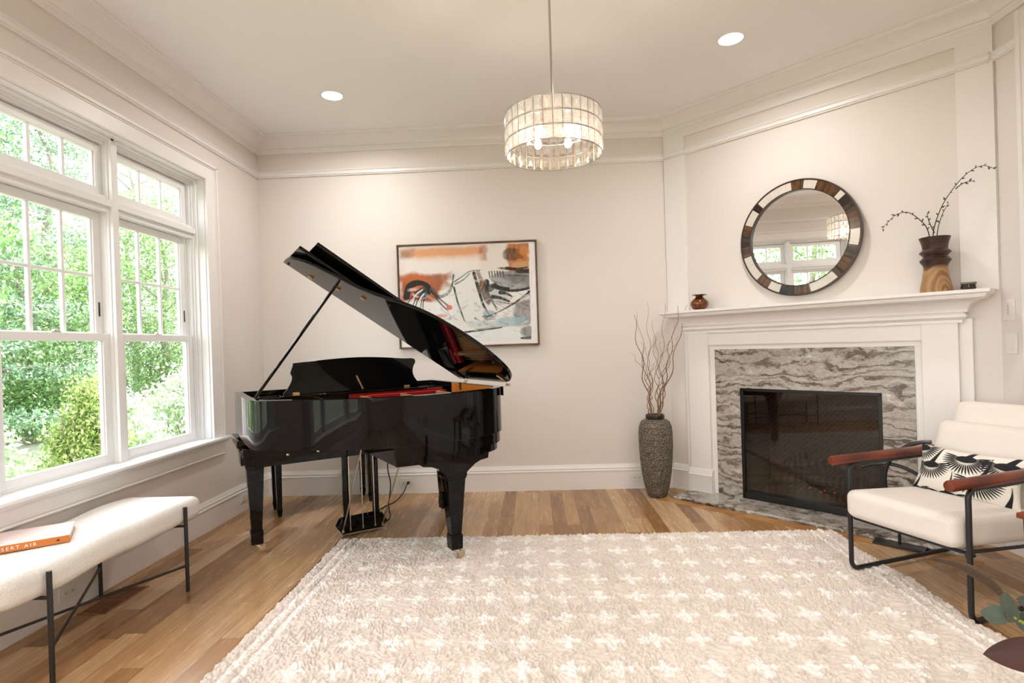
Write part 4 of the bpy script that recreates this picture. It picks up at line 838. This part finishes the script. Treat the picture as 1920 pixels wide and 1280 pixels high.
# local: x backwards, y: left(0) -> right(-.56)
CWd = .56
for yy, nm in ((0, 'l'), (-CWd, 'r')):
    zb = .0 if yy else .016
    def arc(c, a0, a1, r, n=6): return [(c[0] + r * math.cos(math.radians(a0 + (a1 - a0) * k / n)), yy, c[1] + r * math.sin(math.radians(a0 + (a1 - a0) * k / n))) for k in range(n + 1)]
    zb += .012
    pts = arc((.04, .525), 180, 90, .04)[::-1]; pts = [(.60, yy, .565)] + pts + arc((.045, zb + .045), 180, 270, .045) + arc((.70, zb + .045), 270, 360, .045) + [(.745, yy, .30), (.66, yy, .565)]
    fr = MB().tube(pts, .0115, 12).build('side_frame', M['black'], ac, smooth=50)
    MB().lathe([(.010, -.115), (.022, -.112), (.0245, -.105), (.0245, .60), (.022, .607), (.01, .61)], 24, (0, yy, .592), axis='x').build('armrest', M['arm'], ac, smooth=40)
    if yy: MB().lathe([(.013, 0), (.013, .012)], 12, (.045, yy, .0)).build('foot_glide', M['rubber'], fr)
MB().tube([(.03, 0.0, .285), (.03, -CWd, .285)], .008, 8).tube([(.55, 0.0, .245), (.55, -CWd, .245)], .008, 8).tube([(.03, -.04, .285), (.60, -.04, .245)], .008, 8).tube([(.03, -CWd + .04, .285), (.60, -CWd + .04, .245)], .008, 8).build('seat_rail', M['black'], ac)
def sw(P_, V): return P_
P_, F = cushion(.295, .262, .070, .040, 24, .06); P_[:, 2] += .362 - P_[:, 0] * .07; P_[:, 0] += .232; P_[:, 1] += -.281
mesh_np('seat_cushion', P_, F, M['linen'], ac)
def tilt(P_, ox, oz, ang):
    c, s = math.cos(ang), math.sin(ang); x = P_[:, 0].copy(); z = P_[:, 2].copy(); P_[:, 0] = ox + x * c + z * s; P_[:, 2] = oz - x * s + z * c; return P_
P_, F = cushion(.060, .268, .235, .050, 24); P_[:, 0] *= 1.15; P_ = tilt(P_, .585, .525, .36); P_[:, 1] += -.29
mesh_np('back_cushion', P_, F, M['linen'], ac)
P_, F = cushion(.050, .262, .100, .045, 20); P_ = tilt(P_, .735, .752, .36); P_[:, 1] += -.30
mesh_np('head_cushion', P_, F, M['linen'], ac)
P_, F = cushion(.018, .25, .30, .015, 12); P_ = tilt(P_, .70, .54, .36); P_[:, 1] += -.29
mesh_np('back_panel', P_, F, M['linen'], ac)
# crane pillow
pu, pv = 330, 210
U, Vv = np.meshgrid(np.linspace(0, 1, pu), np.linspace(0, 1, pv)); AS = 1.75
img = np.ones((pv, pu, 3)) * np.array([.80, .76, .69]); BK = np.array([.008, .008, .012])
def pm(mask): 
    global img
    mk = np.clip(mask, 0, 1)[..., None]; img = img * (1 - mk) + BK * mk
def petal(x0, y0, x1, y1, w):
    ax, ay, bx_, by_ = x0 * AS, y0, x1 * AS, y1; dx, dy = bx_ - ax, by_ - ay; L2 = dx * dx + dy * dy; t_ = np.clip(((U * AS - ax) * dx + (Vv - ay) * dy) / L2, 0, 1); d = np.hypot(U * AS - ax - t_ * dx, Vv - ay - t_ * dy); pm((w * np.sin(np.pi * np.clip(t_, .02, .98)) ** .6 - d) / .004 + .5)
def crane(cx, cy, R_, neck=True, a0=-12, a1=192, n=23):
    for k in range(n):
        a = math.radians(a0 + (a1 - a0) * k / (n - 1)); r0 = R_ * .36; petal(cx + r0 * math.cos(a) / AS, cy + r0 * .8 * math.sin(a), cx + R_ * math.cos(a) / AS, cy + R_ * (.85) * math.sin(a), R_ * .040)
        petal(cx, cy, cx + r0 * .95 * math.cos(a) / AS, cy + r0 * .76 * math.sin(a), R_ * .016)
    d = np.hypot((U - cx) * AS / .30, (Vv - cy - .01) / .13) * 1.0; pm((1 - d / (R_ * 1.5)) / .05)
    if neck:
        for k in range(26):
            u = k / 25; x = cx + (.05 * u ** 1.5 + .03 * math.sin(u * 3)) * R_ * 3; y = cy - u * R_ * 1.25; w = R_ * (.13 * (1 - u) ** 1.6 + .022); pm((w - np.hypot((U - x) * AS, Vv - y)) / .006 + .5)
for c_ in ((.17, .42, .40), (.52, .18, .42), (.88, .20, .42), (.68, .62, .42), (.36, 1.02, .40), (.02, .06, .36), (.90, 1.06, .36), (.02, .98, .3)): crane(*c_)
su, sv = (U - .5) * 2, (.5 - Vv) * 2
th = .055 * ((1 - np.abs(su) ** 2.6) * (1 - np.abs(sv) ** 2.6)).clip(0, 1) ** .55
pinch = 1 + .07 * (np.abs(su * sv) ** 2) - .035 * (np.abs(su) ** 2 * (1 - np.abs(sv)) + np.abs(sv) ** 2 * (1 - np.abs(su)))
Xp = su * .228 * pinch; Zp = sv * .112 * pinch
Vf = np.stack([Xp, -th, Zp], -1).reshape(-1, 3); Vb = np.stack([Xp, th, Zp], -1).reshape(-1, 3); Ff = gridfaces(pu, pv)
pil = mesh_np('lumbar_pillow', np.concatenate([Vf, Vb]), np.concatenate([Ff[:, ::-1], Ff + len(Vf)]), M['print'], None, np.concatenate([img.reshape(-1, 3)] * 2))
c, s = math.cos(CA), math.sin(CA)
def chl(x, y, z): return (FL.x + c * x - s * y, FL.y + s * x + c * y, z)
pil.location = chl(.425, -.285, .524); pil.rotation_euler = Matrix.Rotation(CA - PI / 2, 3, 'Z').to_euler()
pil.rotation_euler = (Matrix.Rotation(CA, 3, 'Z') @ Matrix.Rotation(.36, 3, 'Y') @ Matrix.Rotation(-PI / 2, 3, 'Z')).to_euler()
tag(pil, 'black and white lumbar pillow printed with flying cranes on the armchair', 'pillow')
# ------------------------------------------------------------------ black ring sculpture on a stand behind the chair
rs = thing('ring_sculpture', 'black metal ring sculpture on a flat base behind the armchair', 'sculpture', (4.385, -1.425, 0), -PI / 4)
MB().box(-.125, .125, -.045, .045, 0, .018).build('base', M['black'], rs, bevel=.002)
MB().tube([(0, 0, .018), (0, 0, .14)], .008, 10).build('stem', M['black'], rs)
cA = [(.17 + .235 * math.cos(math.radians(a)), .0, .375 + .245 * math.sin(math.radians(a))) for a in range(92, 272, 6)]
MB().tube(cA, .0115, 10).build('ring', M['black'], rs)
cB = [(-.05 + .25 * math.cos(math.radians(a)), .012, .225 + .245 * math.sin(math.radians(a))) for a in range(-40, 128, 6)]
MB().tube(cB, .0105, 10).build('ring', M['black'], rs)
# ------------------------------------------------------------------ side table corner and leaf arrangement at the lower right
tb = thing('side_table', 'reddish wood side table, only a corner showing at the right edge', 'table', (4.486, -2.535, 0), math.radians(20))
MB().box(-.21, .21, -.21, .21, .478, .50).build('table_top', M['tabletop'], tb, bevel=.004)
for sx in (1, -1):
    for sy in (1, -1): MB().taper((sx * .175, sy * .175, 0), (.012, .012), (sx * .175, sy * .175, .478), (.02, .02)).build('leg', M['black'], tb, bevel=.002)
la = thing('leaf_arrangement', 'dried magnolia leaves in grey green, brown and dark red at the lower right corner', 'plant', (3.74, -3.42, 0))
OL = Vector((3.74, -3.42, 0))
def ray(px, py, t): return CAM + (cf + cr * ((px - 960) / FPX) - cu_ * ((py - CYP) / FPX)) * t - OL
def leafshape(name, p0, p1, wdt, mat, up=Vector((0, 0, 1)), fold=.35, curl=.0, n=14):
    p0, p1 = Vector(p0), Vector(p1); d = (p1 - p0); L = d.length; d.normalize(); side = d.cross(up).normalized(); nn = side.cross(d).normalized(); vs = []; cols = 7
    for i in range(n + 1):
        u = i / n; w = wdt * math.sin(PI * min(1, u ** .85)) ** .75 if 0 < u < 1 else .0005
        for j in range(cols):
            v = -1 + 2 * j / (cols - 1); vs.append(p0 + d * L * u + side * w * v + nn * (fold * w * abs(v) ** 1.5 + curl * L * math.sin(PI * u)))
    m_ = (n + 1) * cols; vs2 = [v - nn * .0012 for v in vs]; fs = []
    for i in range(n):
        for j in range(cols - 1):
            a = i * cols + j; fs += [(a, a + 1, a + cols + 1, a + cols), (m_ + a, m_ + a + cols, m_ + a + cols + 1, m_ + a + 1)]
        fs += [(i * cols, (i + 1) * cols, m_ + (i + 1) * cols, m_ + i * cols), (i * cols + cols - 1, m_ + i * cols + cols - 1, m_ + (i + 1) * cols + cols - 1, (i + 1) * cols + cols - 1)]
    return MB().add(vs + vs2, fs).build(name, mat, la, smooth=60)
MB().lathe([(0, 0), (.07, 0), (.10, .08), (.105, .2), (.08, .30), (.05, .34), (.055, .36), (.045, .36), (.04, .3), (0, .1)], 32, cap=False).build('pot', M['ceramic'], la)
hub = ray(1965, 1190, 1.36)
stm = MB(); stm.tube(spline([(0, 0, .1), (-.01, .02, .36), (-.06, .05, .46), tuple(hub)], 6), .005, 8)
stm.tube([tuple(hub), tuple(ray(1900, 1158, 1.34))], .004, 8); stm.tube([tuple(hub), tuple(ray(1886, 1128, 1.40))], .003, 8); stm.tube([tuple(hub), tuple(ray(1950, 1240, 1.15))], .004, 8); stm.build('stem', M['stemg'], la)
leafshape('leaf', ray(1890, 1128, 1.42), ray(1737, 1046, 1.52), .026, M['brownleaf'], Vector((.35, .6, .8)), .55, .10)
leafshape('leaf', ray(1893, 1166, 1.33), ray(1888, 1110, 1.38), .026, M['rubberleaf'], Vector((0, -1, .15)), .15)
leafshape('leaf', ray(1893, 1160, 1.33), ray(1838, 1146, 1.38), .023, M['rubberleaf'], Vector((.1, -1, .4)), .15)
leafshape('leaf', ray(1885, 1140, 1.40), ray(1850, 1130, 1.46), .010, M['rubberleaf'], Vector((.1, -1, .9)), .15)
leafshape('leaf', ray(1950, 1170, 1.33), ray(1902, 1164, 1.36), .028, M['rubberleaf'], Vector((.3, -1, .2)), .15)
leafshape('leaf', ray(1960, 1140, 1.40), ray(1906, 1122, 1.42), .020, M['rubberleaf'], Vector((.2, -1, .3)), .15)
leafshape('leaf', ray(2010, 1230, 1.10), ray(1843, 1226, 1.17), .034, M['redleaf'], Vector((.0, -.9, .5)), .25, -.03)
leafshape('leaf', ray(1985, 1262, 1.22), ray(1908, 1250, 1.25), .022, M['rubberleaf'], Vector((.1, -1, .3)), .15)
# ------------------------------------------------------------------ outdoors
GZ = -.55
gv = MB(); gv.box(-60, -.5, -60, 60, GZ - .1, GZ).box(-.5, 40, -60, YB - .6, GZ - .1, GZ); sm(gv, 'ground', M['grass'])
def leaves(n, centers, spread, size, cols, rs, flat=1.0, droop=0):
    k = rs.randint(0, len(centers), n); P0 = centers[k] + rs.normal(size=(n, 3)) * spread * np.array([1, 1, flat]); d1 = rs.normal(size=(n, 3)); d1[:, 2] -= droop; d1 /= np.linalg.norm(d1, axis=1, keepdims=True)
    d2 = np.cross(d1, rs.normal(size=(n, 3))); d2 /= np.linalg.norm(d2, axis=1, keepdims=True) + 1e-9; s_ = (size * rs.uniform(.6, 1.4, n))[:, None]
    V = np.stack([P0 - d1 * s_, P0 + d2 * s_ * .45, P0 + d1 * s_, P0 - d2 * s_ * .45], 1).reshape(-1, 3); F = np.arange(4 * n).reshape(n, 4)
    cc = np.array(cols)[rs.randint(0, len(cols), n)] * rs.uniform(.7, 1.25, n)[:, None]; return V, F, np.clip(np.repeat(cc, 4, 0), 0, 1)
GR = [(.13, .28, .07), (.20, .38, .11), (.08, .18, .05), (.34, .52, .20)]; PG = [(.12, .24, .12), (.20, .34, .20), (.36, .52, .36), (.08, .16, .08)]; YG = [(.26, .36, .09), (.18, .28, .06), (.40, .48, .18)]
def tree(name, label, cat, x, y, h, r, n, cols, seed, size=.06, pine=False, trunk=.14, group=None, low=.25):
    rs = np.random.RandomState(seed); t = thing(name, label, cat, (x, y, GZ), group=group); g = MB(); pts = [(0, 0, 0)]
    for k in range(1, 7): pts.append((rs.uniform(-.12, .12) * k * .5, rs.uniform(-.12, .12) * k * .5, h * .92 * k / 6))
    g.tube(spline(pts, 4), [trunk * (1 - .85 * k / 24) for k in range(25)], 10); cen = []; nb = 34 if pine else 26
    for k in range(nb):
        z = h * (low + (.98 - low) * (k + rs.rand()) / nb); a = k * 2.4 + rs.uniform(-.4, .4)
        rr = r * (math.sin(PI * min(1, .18 + .82 * (1 - (z / h)) ** .8)) if not pine else (1.05 - z / h)) * rs.uniform(.75, 1.1)
        zb_ = z - rr * (.1 if pine else .35); tip = (rr * math.cos(a), rr * math.sin(a), z + (-.1 * rr if pine else .1 * rr)); g.tube([(pts[0][0], 0, max(.3, zb_)), (tip[0] * .5, tip[1] * .5, (zb_ + tip[2]) / 2 + .05), tip], [trunk * .22, trunk * .12, .008], 5)
        for q in range(5): u = .25 + .75 * (q + 1) / 5; cen.append((tip[0] * u + rs.uniform(-.2, .2), tip[1] * u + rs.uniform(-.2, .2), zb_ + (tip[2] - zb_) * u + rs.uniform(-.1, .15)))
    g.build('trunk', M['bark'], t); V, F, cc = leaves(n, np.array(cen), .16 * r if not pine else .15 * r, size, cols, rs, .32 if pine else .7, .4 if pine else .2)
    tag(mesh_np('foliage', V, F, M['leaf'], t, cc, smooth=False), kind='stuff'); return t
TR = [('broadleaf_tree', -8.6, 6.9, 4.4, 1.7, GR, 0), ('broadleaf_tree', -12.0, 11.4, 5.5, 2.0, GR, 0), ('conifer_tree', -7.4, 4.6, 9, 1.9, PG, 1), ('conifer_tree', -10.2, 9.2, 11, 2.3, PG, 1), ('broadleaf_tree', -7.4, 9.6, 6.0, 1.7, GR, 0), ('broadleaf_tree', -11.5, 14.2, 9, 2.4, GR, 0), ('broadleaf_tree', -5.6, 1.2, 5.0, 1.5, GR, 0), ('broadleaf_tree', -10.5, .2, 7.5, 1.9, GR, 0), ('conifer_tree', -8.6, -3.7, 9.5, 1.8, PG, 1), ('broadleaf_tree', -11.5, 4.6, 8, 1.9, GR, 0), ('broadleaf_tree', -17.0, 10.5, 10, 2.6, GR, 0), ('broadleaf_tree', -13.5, -8.5, 10, 2.6, GR, 0), ('broadleaf_tree', -15.5, -1.5, 10, 2.3, GR, 0)]
for i, (nm, x, y, h, r, cl, pi_) in enumerate(TR):
    tree(nm, 'tall pale green pine standing outside the left window' if pi_ else 'leafy green tree in the woods outside the left window', 'tree', x, y, h, r, 26000 if i < 7 else 14000, cl, 100 + i, .042 if i < 8 else .065, bool(pi_), group='pines outside' if pi_ else 'broadleaf trees outside', low=.10)
for i, (x, y, h, r) in enumerate(((-1.2, -18, 8, 2.4), (6.5, -20, 9, 2.4), (2.9, -27, 10, 3))):
    tree('lawn_tree', 'tree on the lawn beyond the rear windows', 'tree', x, y, h, r, 7000, GR, 300 + i, .12, group='trees on the front lawn')
def shrub(label, x, y, h, r, n, cols, seed, size, cone=True):
    rs = np.random.RandomState(seed); t = thing('shrub', label, 'shrub', (x, y, GZ)); g = MB(); cen = []
    for k in range(9): a = k * 2.4; g.tube([(0, 0, 0), (r * .35 * math.cos(a), r * .35 * math.sin(a), h * .5), (r * .45 * math.cos(a), r * .45 * math.sin(a), h * .8)], [.02, .012, .004], 5)
    m_ = 150; u = rs.rand(m_); a = rs.rand(m_) * 6.28; rr = r * (1 - u ** (1.3 if cone else 3)) * np.sqrt(rs.uniform(.4, 1, m_)); cen = np.stack([rr * np.cos(a), rr * np.sin(a), h * (.04 + .92 * u)], 1)
    g.build('branches', M['bark'], t); V, F, cc = leaves(n, cen, r * .14, size, cols, rs, 1.1, -.9); tag(mesh_np('foliage', V, F, M['leaf'], t, cc, smooth=False), kind='stuff')
shrub('yellow green arborvitae in the window, the taller of the pair', -2.35, .95, 1.52, .55, 16000, YG, 501, .022)
shrub('small yellow green arborvitae in the window, left of the taller one', -2.65, -.05, 1.02, .36, 9000, YG, 502, .022)
PLG = [(.42, .55, .36), (.34, .48, .26), (.55, .64, .48)]
for i, (x, y, h, r) in enumerate(((-3.3, 2.5, 1.15, .75), (-4.0, .95, 1.2, .7), (-3.5, 4.4, 1.35, .95), (-4.6, 6.3, 1.3, .95), (-4.6, -1.0, 1.3, .8))):
    shrub(['pale leafy bush behind the arborvitae pair', 'pale leafy bush at the far left of the window', 'pale leafy bush in the right window unit', 'far pale bush beyond the right window unit', 'pale bush low behind the smaller arborvitae'][i], x, y, h, r, 8000, PLG, 600 + i, .045, False)
# ------------------------------------------------------------------ light, sky, camera
w = bpy.data.worlds.new('World'); bpy.context.scene.world = w; w.use_nodes = True; nt = w.node_tree; bg = nt.nodes['Background']; bg.inputs[0].default_value = (.95, .957, 1, 1); bg.inputs[1].default_value = 5.6
s_ = bpy.data.lights.new('sun', 'SUN'); s_.energy = 7.5; s_.angle = math.radians(3); s_.color = (1, .96, .88); so = bpy.data.objects.new('sun', s_); C.objects.link(so); so.rotation_euler = Vector((-.10, -.60, -.79)).to_track_quat('-Z', 'Y').to_euler()
cd_ = bpy.data.cameras.new('camera'); cam = bpy.data.objects.new('camera', cd_); C.objects.link(cam)
cd_.sensor_width = 36; cd_.lens = FPX / 1920 * 36; cd_.shift_y = (CYP - 640) / 1920; cd_.clip_start = .05; cd_.clip_end = 200
mt = Matrix((( cr.x, cu_.x, -cf.x, CAM.x), (cr.y, cu_.y, -cf.y, CAM.y), (cr.z, cu_.z, -cf.z, CAM.z), (0, 0, 0, 1))); cam.matrix_world = mt
sc_ = bpy.context.scene; sc_.camera = cam
sc_.view_settings.view_transform = 'Standard'; sc_.view_settings.look = 'None'; sc_.view_settings.gamma = 1; sc_.view_settings.exposure = .55; sc_.view_settings.use_curve_mapping = False
cy = sc_.cycles; cy.use_denoising = True; cy.max_bounces = 10; cy.diffuse_bounces = 5; cy.glossy_bounces = 5; cy.transmission_bounces = 6; cy.transparent_max_bounces = 16; cy.caustics_reflective = False; cy.caustics_refractive = False; cy.sample_clamp_indirect = 6
